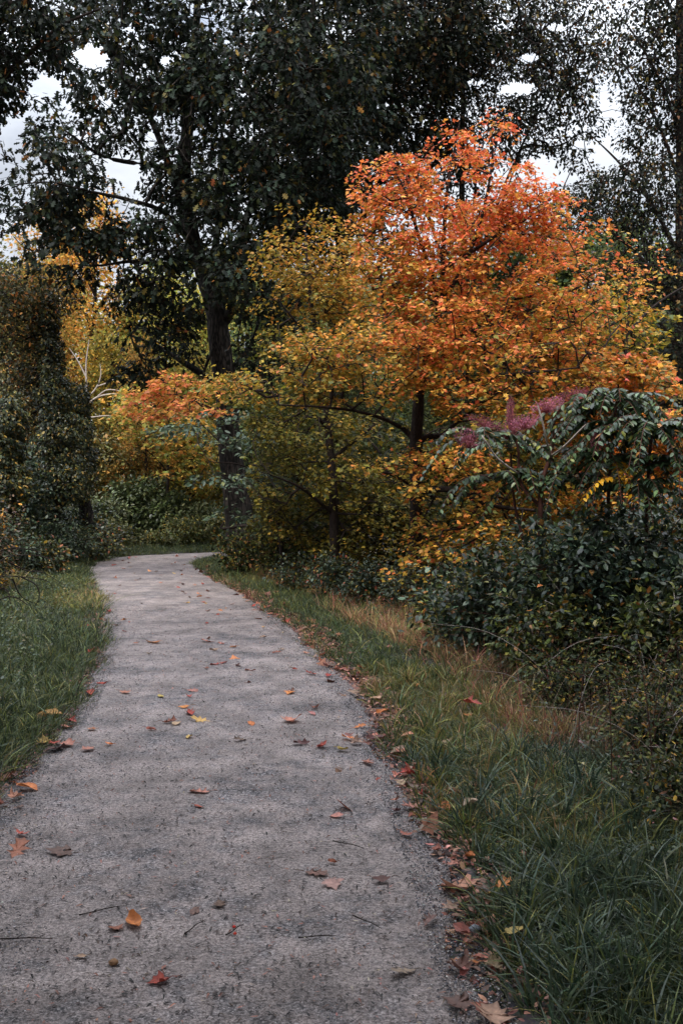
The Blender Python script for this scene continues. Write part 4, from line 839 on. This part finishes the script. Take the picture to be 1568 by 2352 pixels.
# pink plumes: sprays of tiny stalks and buds
for (cx, cy, rx, ry, cY, n, dk) in [(1258, 930, 42, 17, 8.9, 1300, 0), (1205, 968, 36, 17, 8.8, 1300, 0), (1075, 1005, 38, 24, 8.8, 1100, 0), (1165, 985, 50, 24, 8.95, 700, 1), (1370, 1010, 16, 20, 8.5, 600, 1), (1320, 905, 50, 14, 9, 500, 1), (1110, 970, 45, 14, 9, 450, 1), (1172, 950, 12, 45, 9, 700, 1)]:
    c = P(cx, cy, cY)-ab; mbp = MB()
    n = max(int(n*.4), 420); q_ = nrm(rng.normal(0, 1, (n, 3)))*(rng.random((n, 1))**.45); pos = c+q_*np.array([rx/F*cY, .12, ry/F*cY]); pos[:, 2] += .3*(pos[:, 0]-c[0])*(-1 if cx < 1150 else .6)
    ax = c+np.array([0, 0, -ry/F*cY])
    d = nrm(pos-ax)+rng.normal(0, .5, (n, 3))
    colr = (.20, .06, .08) if dk else (.45, .16, .23)
    put_leaves(mbp, LANCE, pos, d, rng.normal(0, 1, (n, 3)), .020*rng.uniform(.5, 1.3, n), jit(colr, n, .3, .1))
    q = rng.integers(0, n, n//5); m_ = (pos[q]+ax)/2+rng.normal(0, .02, (len(q), 3))
    cones(mbp, np.tile(ax, (len(q), 1)), m_, .0018, .0013, 3, (.35, .10, .12)); cones(mbp, m_, pos[q], .0013, .0008, 3, (.4, .12, .16))
    o = mbp.build('flower_plume', M_FLOWER, root)
    if dk: o['label'] = 'dried dark pink flower plume'

# ------------------------------------------------------------------ grass
def blades(name, n_cl, per, region, hgt, wid, colfn, spread=.05, lean=.5, segs=4):
    x, y, keepn = region(n_cl)
    n_cl = len(x)
    hs = hgt*np.exp(rng.normal(0, .28, n_cl)); ld = rng.random(n_cl)*2*PI; la = np.abs(rng.normal(0, .35, n_cl))
    cx = np.repeat(x, per); cy = np.repeat(y, per); N_ = len(cx)
    a = rng.random(N_)*2*PI; r = rng.random(N_)**.7*spread
    bx = cx+r*np.cos(a); by = cy+r*np.sin(a)
    z = ground(bx, by)-.01
    L = np.repeat(hs, per)*rng.uniform(.45, 1.15, N_)
    ldir = np.stack([np.cos(a), np.sin(a)], 1)*rng.uniform(.15, lean*1.6, (N_, 1))+np.repeat(np.stack([np.cos(ld), np.sin(ld)], 1)*la[:, None], per, 0)
    ts = np.linspace(0, 1, segs+1)
    hor = (ts[None]**1.7)[..., None]*ldir[:, None]*L[:, None, None]
    m_ = np.linalg.norm(ldir, axis=1)[:, None]
    up = L[:, None]*(ts[None]-.42*np.minimum(m_, 1.3)*ts[None]**2.2)
    c3 = np.stack([bx[:, None]+hor[..., 0], by[:, None]+hor[..., 1], z[:, None]+up], -1)
    wa = rng.random(N_)*PI; wd = np.stack([np.cos(wa), np.sin(wa), np.zeros(N_)], 1)
    w = wid*rng.uniform(.6, 1.2, N_)[:, None]*np.array([.75, 1, .9, .6, 0])[None, :segs+1]
    Lf = c3[:, :segs]-wd[:, None]*w[:, :segs, None]; Rt = c3[:, :segs]+wd[:, None]*w[:, :segs, None]; tip = c3[:, segs:]
    V = np.concatenate([np.stack([Lf, Rt], 2).reshape(N_, -1, 3), tip], 1); k = V.shape[1]
    fl = []
    for s in range(segs-1):
        fl += [(2*s, 2*s+1, 2*s+3), (2*s, 2*s+3, 2*s+2)]
    fl.append((2*segs-2, 2*segs-1, 2*segs)); fl = np.array(fl)
    mbg = MB(); mbg.add(V.reshape(-1, 3), (fl[None]+(np.arange(N_)*k)[:, None, None]).reshape(-1, 3), np.repeat(colfn(np.stack([bx, by, z], 1), N_), k, 0))
    return tag(mbg.build(name, M_GRASS), kind='stuff')
def strip(side, y0, y1, e0, e1, dens_pow=1.0, prob=None):
    def f(n):
        gx, gy = [], []; got = 0
        while got < n:
            m = max(4*n, 2000)
            yy = y0+(y1-y0)*rng.random(m)**dens_pow
            x = rng.uniform(-.5, .5, m)*(.76*yy+1.6)
            ok = rng.random(m) < (.76*yy+1.6)/(.76*y1+1.6) if dens_pow == 1.0 else np.ones(m, bool)
            x, yy = x[ok], yy[ok]
            d, s = path_dist(x, yy); e = d-edge(x, yy)
            k = (s == side) & (e > e0) & (e < e1)
            if prob is not None: k &= rng.random(len(x)) < prob(x, yy, e)
            gx.append(x[k]); gy.append(yy[k]); got += k.sum()
        return np.concatenate(gx)[:n], np.concatenate(gy)[:n], None
    return f
GP = np.array([(.036, .054, .026), (.085, .112, .052), (.15, .165, .05), (.27, .24, .06), (.32, .20, .09)])
def grass_col(pos, n):
    x, y, _ = pos.T
    yel = sstep(.55, .95, clumpn(pos*[1, 1, 0], 1.1, 2))+1.3*np.exp(-((x-1.15)/.35)**2-((y-6.7)/.9)**2); u = rng.random(n)+yel*.35
    k = np.digitize(u, [.40, .72, .95, 1.15]); return jit(GP[k], n, .22, .07)
def redgrass(pos, n): return mixcol(pos, n, [(.46, .18, .12), (.42, .28, .14), (.26, .08, .08), (.40, .34, .13), (.15, .16, .05)], [26, 28, 12, 22, 12], .22, .08)
def tangrass(pos, n): return mixcol(pos, n, [(.17, .12, .065), (.09, .06, .04), (.08, .085, .03), (.07, .04, .035)], [30, 26, 26, 18], .28, .08)
near_r = lambda x, y, e: np.clip((1.25-.85*e*sstep(4.0, 6.5, y)+.6*wob(x*3, y*3))*sstep(-.05, .3, e+.15*wob(x*7, y*6)), .02, 1)
blades('grass', 5200, 9, strip(1, 2.2, 9, .05, 2.0, .8, near_r), .095, .0024, grass_col, .07, .8)
blades('grass', 1500, 11, strip(1, 2.2, 9, .05, 2.0, .8, near_r), .17, .0042, grass_col, .04, .95, 5)
blades('grass', 800, 12, strip(1, 2.2, 5.8, .1, 2.0, .8), .20, .0046, lambda p, n: mixcol(p, n, [(.030, .052, .032), (.065, .095, .06), (.10, .13, .07)], [40, 40, 20], .22, .06), .035, .95, 5)
blades('grass', 6000, 9, strip(1, 9, 25, -.02, 1.3), .12, .0040, grass_col, .08, .9)
blades('grass', 5500, 9, strip(-1, 2.6, 10, -.03, 2.6, .9), .11, .0027, grass_col, .07, .8)
blades('grass', 1500, 11, strip(-1, 2.6, 11, .05, 2.6, .9), .19, .0044, grass_col, .05, .95, 5)
blades('grass', 9000, 9, strip(-1, 10, 26, -.03, 4.5), .14, .0045, grass_col, .09, .9)
blades('red_grass', 1700, 9, strip(1, 6, 20, .7, 1.7, 1.0, lambda x, y, e: np.clip(1.2-1.1*abs(e-1.15)/.45, 0, 1)*np.clip(.25+1.3*wob(x*4, y*3), .04, 1)*(.4+.6*sstep(8, 11, y))), .20, .0032, redgrass, .07)
blades('red_grass', 220, 9, strip(1, 5.6, 9, .8, 2.2, 1.0, lambda x, y, e: np.where(wob(x*1.5, y*1.5+1) > 0, .8, .1)), .16, .0025, redgrass, .07)
blades('dry_grass', 3000, 9, strip(1, 3.6, 9.5, 1.0, 3.4, 1.0, lambda x, y, e: sstep(.9, 1.8, e+.3*sstep(5, 7, y))), .22, .0018, tangrass, .09, .9)
blades('dry_grass', 1800, 8, strip(-1, 15, 23, 1.2, 5, 1.0), .30, .0050, lambda p, n: mixcol(p, n, [(.35, .25, .08), (.25, .2, .06), (.14, .14, .05)], [35, 30, 35], .25, .07), .09)
# broad weed leaves among the grass
def ground_leaves(name, n, region, size, cols, wts, leaf, mat, zoff=(.0, .12), kind='stuff', up=.8):
    x, y, _ = region(n); n = len(x); z = ground(x, y)
    pos = np.stack([x, y, z+rng.uniform(zoff[0], zoff[1], n)], 1)
    d = rng.normal(0, 1, (n, 3)); d[:, 2] *= .35
    mbx = MB(); put_leaves(mbx, leaf, pos, d, np.array([0, 0, up])+rng.normal(0, .4, (n, 3)), size*rng.uniform(.5, 1.3, n), mixcol(pos, n, cols, wts, .28, .07))
    return tag(mbx.build(name, mat), kind=kind)
ground_leaves('ground_cover', 24000, strip(1, 2.8, 14, .75, 4.2, 1.0, lambda x, y, e: sstep(.6, 1.6, e)), .030, [(.05, .075, .045), (.09, .11, .04), (.16, .13, .05), (.20, .07, .06)], [45, 28, 17, 10], OVAL, M_SHRUB, (.0, .16))
ground_leaves('ground_cover', 9000, strip(-1, 4, 22, .4, 4.5, 1.0), .035, [(.05, .075, .045), (.09, .11, .04), (.16, .13, .05)], [45, 35, 20], OVAL, M_SHRUB, (.02, .16))
# crumbled litter on both margins
ground_leaves('leaf_litter', 20000, strip(1, 2.4, 18, -.32, .55, 1.0, lambda x, y, e: np.exp(-((e-.03)/.15)**2)*np.clip(.55+wob(x*4, y*5), .25, 1)*(.45+.55*sstep(3, 5, y))), .034, [(.26, .10, .07), (.38, .18, .12), (.14, .07, .05), (.46, .25, .17), (.07, .04, .035)], [28, 24, 20, 14, 14], OVAL, M_DRY, (.004, .03), up=1.6)
ground_leaves('leaf_litter', 8000, strip(-1, 3.4, 18, -.24, .35, 1.2, lambda x, y, e: np.exp(-(e/.12)**2)), .032, [(.20, .085, .06), (.30, .15, .11), (.12, .06, .045), (.07, .04, .035)], [28, 22, 25, 20], OVAL, M_DRY, (.004, .03), up=1.6)
ground_leaves('forest_litter', 9000, strip(1, 3, 26, 1.0, 12, 1.0), .07, [(.16, .08, .05), (.09, .05, .035), (.30, .17, .05)], [40, 40, 20], OVAL, M_DRY, (.004, .03), up=1.6)
# thin crumbs on the gravel
def onpath(n):
    y = 2.4+11*rng.random(n)**1.4; x = np.interp(y, PC[:70, 1], PC[:70, 0])+rng.uniform(-1, 1, n)*.98; return x, y, None
def crumbs():
    x, y, _ = onpath(15000); n = len(x)
    pos = np.stack([x, y, np.full(n, .0215)], 1); d = rng.normal(0, 1, (n, 3)); d[:, 2] *= .05
    mbx = MB(); put_leaves(mbx, LANCE, pos, d, np.array([0, 0, 2.])+rng.normal(0, .3, (n, 3)), .021*rng.uniform(.25, 1.5, n), mixcol(pos, n, [(.07, .045, .035), (.022, .017, .016), (.24, .11, .08), (.3, .24, .18)], [30, 48, 17, 5], .25, .05))
    return tag(mbx.build('litter_crumbs', M_DRY), kind='stuff')
crumbs()

# bare dead stalks crossing the right bank, and the dead branch on the left
for k in range(90):
    y0 = rng.uniform(4.8, 9.2); x0 = rng.uniform(1.3, .36*y0+.4); z0 = float(ground(x0, y0)); h = rng.uniform(.3, .75); dx = rng.normal(-.05, .28); dy = rng.normal(0, .15)
    tb = MB(); tube(tb, [(0, 0, -.01), (dx*.25, dy*.3, h*.5), (dx*.8, dy*.8, h*.9), (dx*1.4, dy, h)], [.0028, .0024, .0018, .001], 4, sub=4)
    o = tb.build('dry_stalk', M_PALE if k % 3 == 0 else M_REDST, smooth=True); o.location = (x0, y0, z0)
    tag(o, 'pale bleached stalk leaning in the weeds on the right bank' if k % 3 == 0 else 'thin brown stalk leaning in the weeds on the right bank', 'stalk', 'pale stalks on the right bank' if k % 3 == 0 else 'brown stalks on the right bank')
yb_ = 12.5; b = P(-40, 1340, yb_); b[2] = float(ground(b[0], yb_)); root = empty('dead_bush', b, 'bare dark twiggy dead branches reaching in over the grass at the left edge', 'bush')
tb = MB()
for pts in [[(-60, 1400), (-10, 1330), (50, 1325), (110, 1335), (125, 1360)], [(-60, 1400), (0, 1290), (60, 1275), (115, 1285), (130, 1320)], [(50, 1325), (85, 1345), (90, 1375), (75, 1400)], [(-60, 1420), (20, 1370), (80, 1400), (140, 1435)], [(-60, 1390), (10, 1350), (30, 1400), (60, 1425)], [(-50, 1440), (20, 1410), (70, 1420), (150, 1450)], [(20, 1290), (60, 1310), (100, 1315), (150, 1345)], [(-50, 1300), (10, 1262), (70, 1262), (100, 1272)], [(80, 1400), (110, 1395), (140, 1410)], [(30, 1330), (50, 1370), (90, 1390)]]:
    tube(tb, [P(p[0], p[1], yb_+rng.normal(0, .15))-b for p in pts], [.011*(1-.75*i/(len(pts)-1)) for i in range(len(pts))], 5, sub=4)
tb.build('branch', M_BARKM, root, smooth=True)
# long dark limb curving left from the brush beside the oak foot
tb = MB(); b = P(660, 1320, 18.5); b[2] = float(ground(b[0], 18.5))
tube(tb, [P(655, 1330, 18.5)-b, P(652, 1280, 18.5)-b, P(650, 1240, 18.5)-b, P(620, 1214, 18.5)-b, P(560, 1208, 18.5)-b, P(520, 1214, 18.5)-b, P(508, 1212, 18.5)-b, P(515, 1200, 18.5)-b], [.05, .045, .04, .035, .03, .028, .025, .015], 7, sub=4)
o = tb.build('bent_sapling', M_BARKM, smooth=True); o.location = b; tag(o, 'bent dark bare sapling arching left across the foot of the oak', 'sapling')

# ------------------------------------------------------------------ fallen leaves
def leaf_mesh(kind, size, curl, col):
    if kind == 0: out = [(.0, 0), (.16, -.02), (.34, .02), (.25, .14), (.42, .22), (.60, .42), (.38, .43), (.30, .50), (.34, .66), (.18, .66), (.08, .84), (0, 1)]
    elif kind == 1: out = [(0, 0), (.10, .10), (.12, .22), (.32, .28), (.14, .38), (.16, .46), (.40, .58), (.17, .64), (.16, .72), (.26, .86), (.10, .90), (0, 1)]
    else: out = [(0, 0), (.12, .06), (.24, .2), (.31, .35), (.33, .5), (.30, .64), (.22, .78), (.12, .90), (.05, .96), (0, 1)]
    out = [(x, y) for x, y in out]; full = out+[(-x, y) for x, y in out[-2:0:-1]]
    full = np.array(full)*[1, 1]; full += rng.normal(0, .02, full.shape); mid = np.array([0, .42])
    rings = [mid+(full-mid)*t for t in (.35, .7, 1.0)]
    xy = np.vstack([mid[None]]+rings)-mid; n = len(full)
    f = [(0, 1+i, 1+(i+1) % n) for i in range(n)]
    for r in range(2):
        for i in range(n):
            a = 1+r*n+i; b = 1+r*n+(i+1) % n; f += [(a, a+n, b+n), (a, b+n, b)]
    r = np.linalg.norm(xy, axis=1); th = rng.random()*PI
    q = xy[:, 0]*math.cos(th)+xy[:, 1]*math.sin(th)
    z = curl*(1.3*q**2+.5*np.abs(xy[:, 0])+.18*np.sin(xy[:, 1]*9+xy[:, 0]*7)*r)+.01
    V = np.column_stack([xy[:, 0]*(1-.35*curl), xy[:, 1], z-z.min()])*size
    mbx = MB(); c = np.tile(np.array(col, float), (len(V), 1))*np.exp(rng.normal(0, .10, (len(V), 1)))
    c[1+2*n:] *= rng.uniform(.65, 1.05); mbx.add(V, np.array(f), c)
    st = np.array([(0, -.42, .12), (.03, -.6, .2), (.0, -.8, .1)])*size; st[:, 2] = st[:, 2]*curl+.004
    tube(mbx, st, [.0016, .0013, .001], 4, np.array(col)*.6, sub=2)
    return mbx
LC = {'red': (.36, .055, .035), 'orange': (.50, .17, .05), 'salmon': (.42, .17, .12), 'brown': (.15, .08, .06), 'tan': (.32, .20, .14), 'yellow': (.52, .32, .10), 'dark': (.10, .04, .035), 'rust': (.27, .09, .055)}
def fallen(x, y, size, kind, curl, cname, label, group=None, zup=0.0):
    mbx = leaf_mesh(kind, size, curl, jit(LC[cname], 1, .12, .06)[0])
    o = mbx.build('fallen_leaf', M_DRY, smooth=True)
    d, s = path_dist(np.array([x]), np.array([y])); z = .020 if d[0] < HW*1.0 else float(ground(x, y))+.03
    o.location = (x, y, z+zup); o.rotation_euler = (rng.normal(0, .12), rng.normal(0, .12), rng.random()*2*PI)
    tag(o, label, 'leaf', group)
EX = [(365, 2270, 46, 'red', .5, 0, 'bright red curled leaf lying alone on the gravel at the bottom left'),
      (308, 2132, 68, 'orange', .75, 2, 'long curled orange leaf on the gravel at the lower left'), (264, 2145, 38, 'rust', .3, 0, 'rusty flat leaf touching the long curled orange leaf'),
      (462, 1828, 46, 'salmon', .4, 1, 'salmon pink leaf alone in the middle left of the path'), (455, 1862, 22, 'red', .4, 2, 'tiny red leaf just below the salmon leaf'),
      (930, 2243, 55, 'tan', .1, 1, 'flat tan oak leaf pressed on the gravel at the lower right'), (1045, 2052, 88, 'salmon', .4, 0, 'largest salmon orange leaf at the right grass edge'),
      (1130, 2148, 62, 'brown', .55, 2, 'dull brown curled leaf at the right grass edge'), (1178, 2200, 55, 'yellow', .4, 2, 'pale yellow leaf caught in the right grass near the bottom'),
      (1050, 2318, 62, 'brown', .2, 0, 'dark brown lobed leaf at the bottom edge right of the path'), (1130, 2345, 90, 'tan', .3, 0, 'large tan leaf at the bottom edge in the right grass'),
      (1065, 2247, 32, 'salmon', .5, 2, 'small pale pink leaf on the lower right gravel'), (140, 1966, 60, 'brown', .1, 0, 'flat brown leaf near the left edge of the path'),
      (40, 1964, 66, 'rust', .2, 1, 'flat rusty leaf at the very left edge of the path'), (48, 1924, 40, 'red', .4, 1, 'red leaf at the left edge above the flat rusty one'),
      (436, 1644, 42, 'red', .6, 1, 'curled red leaf in the middle of the path above a yellow one'), (426, 1631, 26, 'orange', .5, 2, 'small orange leaf just above the curled red leaf'),
      (462, 1662, 42, 'yellow', .3, 1, 'pale yellow leaf below the curled red one'), (404, 1669, 32, 'tan', .3, 2, 'tan leaf left of the pale yellow leaf'), (577, 1668, 26, 'orange', .3, 2, 'small orange leaf in the middle of the path'),
      (670, 1662, 46, 'salmon', .5, 0, 'pinkish curled leaf right of the middle of the path'), (555, 1707, 32, 'brown', .5, 1, 'brown leaf in the middle of the path'), (695, 1715, 40, 'dark', .6, 1, 'dark brown curled leaf below the pinkish one'),
      (806, 1704, 44, 'orange', .4, 1, 'orange yellow leaf beside the dark curled one at the right margin'), (858, 1705, 40, 'dark', .7, 2, 'dark plum curled leaf at the right margin'), (876, 1647, 32, 'orange', .8, 2, 'upright orange curled leaf at the right grass edge'),
      (497, 1531, 26, 'red', .4, 1, 'red leaf on the far middle of the path'), (440, 1592, 26, 'salmon', .3, 1, 'salmon leaf left of the middle of the path'), (370, 1606, 22, 'yellow', .4, 2, 'small yellow leaf left of the middle of the path'),
      (285, 1595, 32, 'salmon', .2, 1, 'salmon leaf near the left margin of the path'), (712, 1552, 28, 'red', .5, 1, 'red leaf near the right margin far up the path'), (355, 1480, 42, 'orange', .3, 1, 'orange leaf far up the path left of the middle'),
      (204, 1728, 30, 'salmon', .3, 0, 'salmon leaf on the left gravel margin'), (252, 1717, 20, 'orange', .6, 2, 'little orange leaf standing on the left gravel'), (208, 1600, 34, 'red', .7, 2, 'bright red curled leaf against the left grass'),
      (237, 1577, 22, 'red', .8, 2, 'small dark red leaf standing against the left grass'), (108, 1660, 56, 'yellow', .6, 2, 'large yellow leaf in the left grass edge'), (97, 1713, 50, 'yellow', .5, 1, 'yellow leaf below the large one at the left grass edge'),
      (152, 1717, 38, 'salmon', .4, 0, 'peach leaf on the left margin beside the yellow one'), (128, 1728, 48, 'dark', .3, 0, 'dark red leaf under the peach leaf'), (60, 1818, 52, 'orange', .5, 2, 'orange tipped leaf in the lower left grass edge'),
      (20, 1795, 50, 'rust', .5, 0, 'rusty leaf deep in the lower left grass'), (845, 1760, 44, 'salmon', .4, 1, 'salmon leaf at the right margin below the plum one'), (936, 1790, 42, 'red', .7, 0, 'vivid red crumpled leaf at the right margin'),
      (934, 1808, 30, 'dark', .6, 2, 'dark red leaf below the vivid red one'), (943, 1862, 46, 'salmon', .4, 1, 'pinkish leaf at the right margin in mid view'), (1022, 1873, 52, 'orange', .5, 2, 'long tan orange leaf on the right grass edge'),
      (1082, 1893, 52, 'tan', .6, 2, 'pinkish tan leaf propped in the right grass'), (1457, 1665, 42, 'orange', .4, 0, 'glowing orange leaf among the dark weeds at the right'), (1397, 1613, 26, 'orange', .7, 2, 'small orange leaf above the glowing one in the weeds'),
      (765, 1992, 22, 'rust', .9, 2, 'small rolled rust leaf on the lower middle gravel'), (880, 2033, 40, 'dark', .6, 2, 'dark curled leaf right of the middle of the path'), (764, 2042, 44, 'tan', .15, 0, 'flat pale brown leaf pressed into the gravel'),
      (722, 2016, 52, 'brown', .15, 1, 'flat brown oak leaf pressed into the gravel'), (505, 2086, 48, 'brown', .1, 1, 'faint brown leaf pressed flat near the middle of the path'), (446, 2106, 30, 'brown', .1, 2, 'small faint brown leaf pressed flat left of the middle'),
      (774, 1883, 32, 'salmon', .3, 2, 'salmon leaf on the gravel right of the middle'), (1078, 1988, 38, 'orange', .7, 2, 'orange leaf standing in the right grass edge'), (1040, 2000, 48, 'salmon', .3, 1, 'salmon leaf on the right margin above the largest one'),
      (1150, 2092, 52, 'orange', .6, 1, 'orange leaf tangled in the lower right grass'), (1082, 1652, 38, 'red', .5, 0, 'red leaf lying in the middle of the right grass'), (1085, 2110, 34, 'tan', .4, 2, 'tan leaf below the largest salmon leaf'),
      (187, 2211, 24, 'tan', .4, 2, 'small tan leaf on the lower left gravel'), (930, 1925, 36, 'rust', .3, 1, 'rusty leaf on the right margin of the gravel'), (715, 1645, 20, 'salmon', .4, 2, 'little salmon leaf just above the pinkish curled one'), (478, 1478, 30, 'salmon', .3, 1, 'salmon leaf far up the middle of the path')]
for px, py, L, cn, curl, kd, lab in EX:
    g_ = G(px, py); size = max(L/F*g_[1]*1.15, .03)
    fallen(g_[0], g_[1], size, kd, curl, cn, lab, zup=.05 if (g_[0] > 1.2 or 'grass' in lab and 'edge' not in lab and g_[0] > .4) else 0)
names = list(LC)
def scatter(n, region, sizes, label, group, pn):
    x, y, _ = region(n)
    for i in range(len(x)):
        fallen(x[i], y[i], rng.uniform(*sizes), int(rng.integers(0, 3)), rng.uniform(.15, .8), names[rng.choice(len(names), p=np.array(pn)/sum(pn))], label, group)
#      red orange salmon brown tan yellow dark rust
scatter(95, strip(1, 3.0, 14, -.3, .35, 1.0, lambda x, y, e: np.exp(-((e-.03)/.15)**2)*np.clip(.6+wob(x*4, y*5), .3, 1)), (.045, .10), 'fallen leaf in the litter along the right edge of the gravel', 'leaves along the right edge of the gravel', [6, 6, 14, 22, 16, 2, 14, 20])
scatter(34, strip(-1, 4.5, 16, -.2, .2, 1.1, lambda x, y, e: np.exp(-(e/.13)**2)), (.05, .10), 'fallen leaf in the litter along the left edge of the gravel', 'leaves along the left edge of the gravel', [14, 8, 14, 20, 10, 2, 14, 18])
scatter(50, strip(1, 7, 23, -1.6, -.3, 1.0), (.06, .11), 'fallen leaf scattered on the far gravel', 'leaves scattered on the far gravel', [14, 14, 18, 12, 12, 8, 8, 14])
scatter(26, strip(-1, 6, 23, -1.0, -.2, 1.0), (.06, .11), 'fallen leaf scattered on the far gravel', 'leaves scattered on the far gravel', [14, 14, 18, 12, 12, 8, 8, 14])
scatter(30, strip(1, 3, 10, .3, 1.6, 1.0), (.06, .10), 'fallen leaf lying in the grass of the right verge', 'leaves lying in the right verge', [8, 12, 12, 20, 20, 3, 8, 17])
ground_leaves('scattered_leaves', 190, strip(1, 9, 24, -1.9, -.1, 1.0), .095, [(.36, .12, .06), (.50, .22, .08), (.22, .09, .06), (.42, .26, .15)], [30, 20, 30, 20], MAPLE, M_DRY, (.02, .045), up=1.4)
ground_leaves('scattered_leaves', 260, strip(1, 4.5, 20, -.3, .3, 1.0), .095, [(.36, .12, .07), (.42, .18, .11), (.18, .08, .06), (.36, .22, .15)], [30, 25, 25, 20], MAPLE, M_DRY, (.02, .05), up=1.2)
# twigs, berries and a pebble
for px, py, L, a, lab in [(730, 2167, 90, .1, 'straight dark twig on the lower middle gravel'), (842, 2132, 75, -.5, 'dark twig slanting down to the right on the lower gravel'), (800, 1952, 75, -.3, 'thin dark twig right of the middle of the path'), (445, 2145, 50, .9, 'thin brown twig on the lower left gravel'),
                          (540, 2150, 50, .8, 'short brown twig in the lower middle of the path'), (60, 2172, 120, .05, 'long dark twig near the left edge at the bottom'), (235, 2105, 95, .35, 'thin twig above the long curled orange leaf'), (1010, 1700, 40, .2, 'twig on the right margin')]:
    g_ = G(px, py); L_ = L/F*g_[1]; tb = MB()
    ca, sa = math.cos(a), math.sin(a)*1.8; q = [np.array([t*L_*ca, t*L_*sa, .004+.003*math.sin(t*9)]) for t in (-.5, -.2, .15, .5)]; q[1] += [0, L_*.08, 0]
    tube(tb, q, [.0026, .0022, .002, .001], 5, sub=3); tube(tb, [q[1], q[1]+[L_*.08, L_*.12, .004]], [.002, .001], 4, sub=1)
    o = tb.build('fallen_twig', M_BARKM, smooth=True); o.location = (g_[0], g_[1], .020); tag(o, lab, 'twig')
for px, py, r, col, nm, lab in [(538, 2142, .006, (.5, .03, .02), 'red_berry', 'upper of two red berries on the lower gravel'), (540, 2158, .006, (.45, .05, .03), 'red_berry', 'lower of two red berries on the lower gravel'), (262, 2228, .014, (.22, .12, .06), 'pebble', 'rounded brown pebble on the lower left gravel'), (1090, 2152, .018, (.2, .21, .24), 'pebble', 'blue grey pebble beside the brown curled leaf')]:
    g_ = G(px, py); bm = MB(); k = 10
    th = np.linspace(0, PI, 8); ph = np.arange(k)/k*2*PI
    V = np.stack([np.outer(np.sin(th), np.cos(ph)), np.outer(np.sin(th), np.sin(ph)), np.outer(np.cos(th), np.ones(k))], -1).reshape(-1, 3)
    V = V*r*np.array([1.2, 1, .75])*(1+.12*np.sin(V[:, :1]*4+V[:, 1:2]*5)); i = np.arange(7)[:, None]*k; j = np.arange(k)[None]
    bm.add(V, np.stack([i+j, i+k+j, i+k+(j+1) % k, i+(j+1) % k], -1).reshape(-1, 4), np.array(col)); o = bm.build(nm, M_STONE, smooth=True); o.location = (g_[0], g_[1], .018+r*.6)
    tag(o, lab, nm.split('_')[-1])

# ------------------------------------------------------------------ light and sky
SUN_EL, SUN_AZ = math.radians(52), math.radians(200)
w = bpy.data.worlds.new('World'); sc.world = w; w.use_nodes = True; nt = w.node_tree; N = nt.nodes.new; L = nt.links.new
bg = nt.nodes['Background']
sky = N('ShaderNodeTexSky'); sky.sky_type = 'NISHITA'; sky.sun_disc = False; sky.sun_elevation = SUN_EL; sky.sun_rotation = SUN_AZ
tc = N('ShaderNodeTexCoord'); mp = N('ShaderNodeMapping'); mp.inputs['Scale'].default_value = (1, 1, 2.2); L(tc.outputs['Generated'], mp.inputs['Vector'])
nz = N('ShaderNodeTexNoise'); nz.inputs['Scale'].default_value = 2.6; nz.inputs['Detail'].default_value = 7; nz.inputs['Roughness'].default_value = .55; L(mp.outputs[0], nz.inputs['Vector'])
cr = N('ShaderNodeValToRGB'); e = cr.color_ramp.elements; e[0].position = .36; e[0].color = (2.7, 3.0, 3.7, 1); e[1].position = .56; e[1].color = (7.4, 7.7, 8.2, 1)
L(nz.outputs['Fac'], cr.inputs['Fac'])
mx = N('ShaderNodeMix'); mx.data_type = 'RGBA'; mx.inputs['Factor'].default_value = .88; L(sky.outputs[0], mx.inputs[6]); L(cr.outputs[0], mx.inputs[7])
# an overcast sky is brighter overhead than near the horizon
sx = N('ShaderNodeSeparateXYZ'); L(tc.outputs['Generated'], sx.inputs[0])
mr = N('ShaderNodeMapRange'); mr.inputs['From Min'].default_value = .3; mr.inputs['From Max'].default_value = .95; mr.inputs['To Min'].default_value = 1.0; mr.inputs['To Max'].default_value = 5.0
L(sx.outputs['Z'], mr.inputs['Value'])
mu = N('ShaderNodeMix'); mu.data_type = 'RGBA'; mu.blend_type = 'MULTIPLY'; mu.inputs['Factor'].default_value = 1; L(mx.outputs[2], mu.inputs[6]); L(mr.outputs[0], mu.inputs[7])
L(mu.outputs[2], bg.inputs['Color']); bg.inputs['Strength'].default_value = .10
sl = bpy.data.lights.new('sun', 'SUN'); sl.energy = 1.5; sl.angle = math.radians(14); sl.color = (1, .95, .88)
so = bpy.data.objects.new('sun', sl); COL.objects.link(so)
from mathutils import Vector
az = SUN_AZ   # clockwise from +Y
dv = Vector((math.sin(az)*math.cos(SUN_EL), math.cos(az)*math.cos(SUN_EL), math.sin(SUN_EL)))
sl.energy = 2.2
so.rotation_euler = dv.to_track_quat('Z', 'Y').to_euler()

cam = bpy.data.cameras.new('camera'); co = bpy.data.objects.new('camera', cam); COL.objects.link(co); sc.camera = co
co.location = (0, 0, CH); co.rotation_euler = (PI/2, 0, 0)
cam.sensor_fit = 'VERTICAL'; cam.sensor_height = 36; cam.lens = 36*F/2352; cam.shift_y = -(1176-HZ)/2352
cam.clip_start = .05; cam.clip_end = 2000
sc.view_settings.view_transform = 'Standard'; sc.view_settings.look = 'None'; sc.view_settings.exposure = .5; sc.view_settings.gamma = 1
cy = sc.cycles; cy.max_bounces = 6; cy.diffuse_bounces = 3; cy.glossy_bounces = 2; cy.transmission_bounces = 3; cy.transparent_max_bounces = 4
cy.use_denoising = True; cy.caustics_reflective = False; cy.caustics_refractive = False
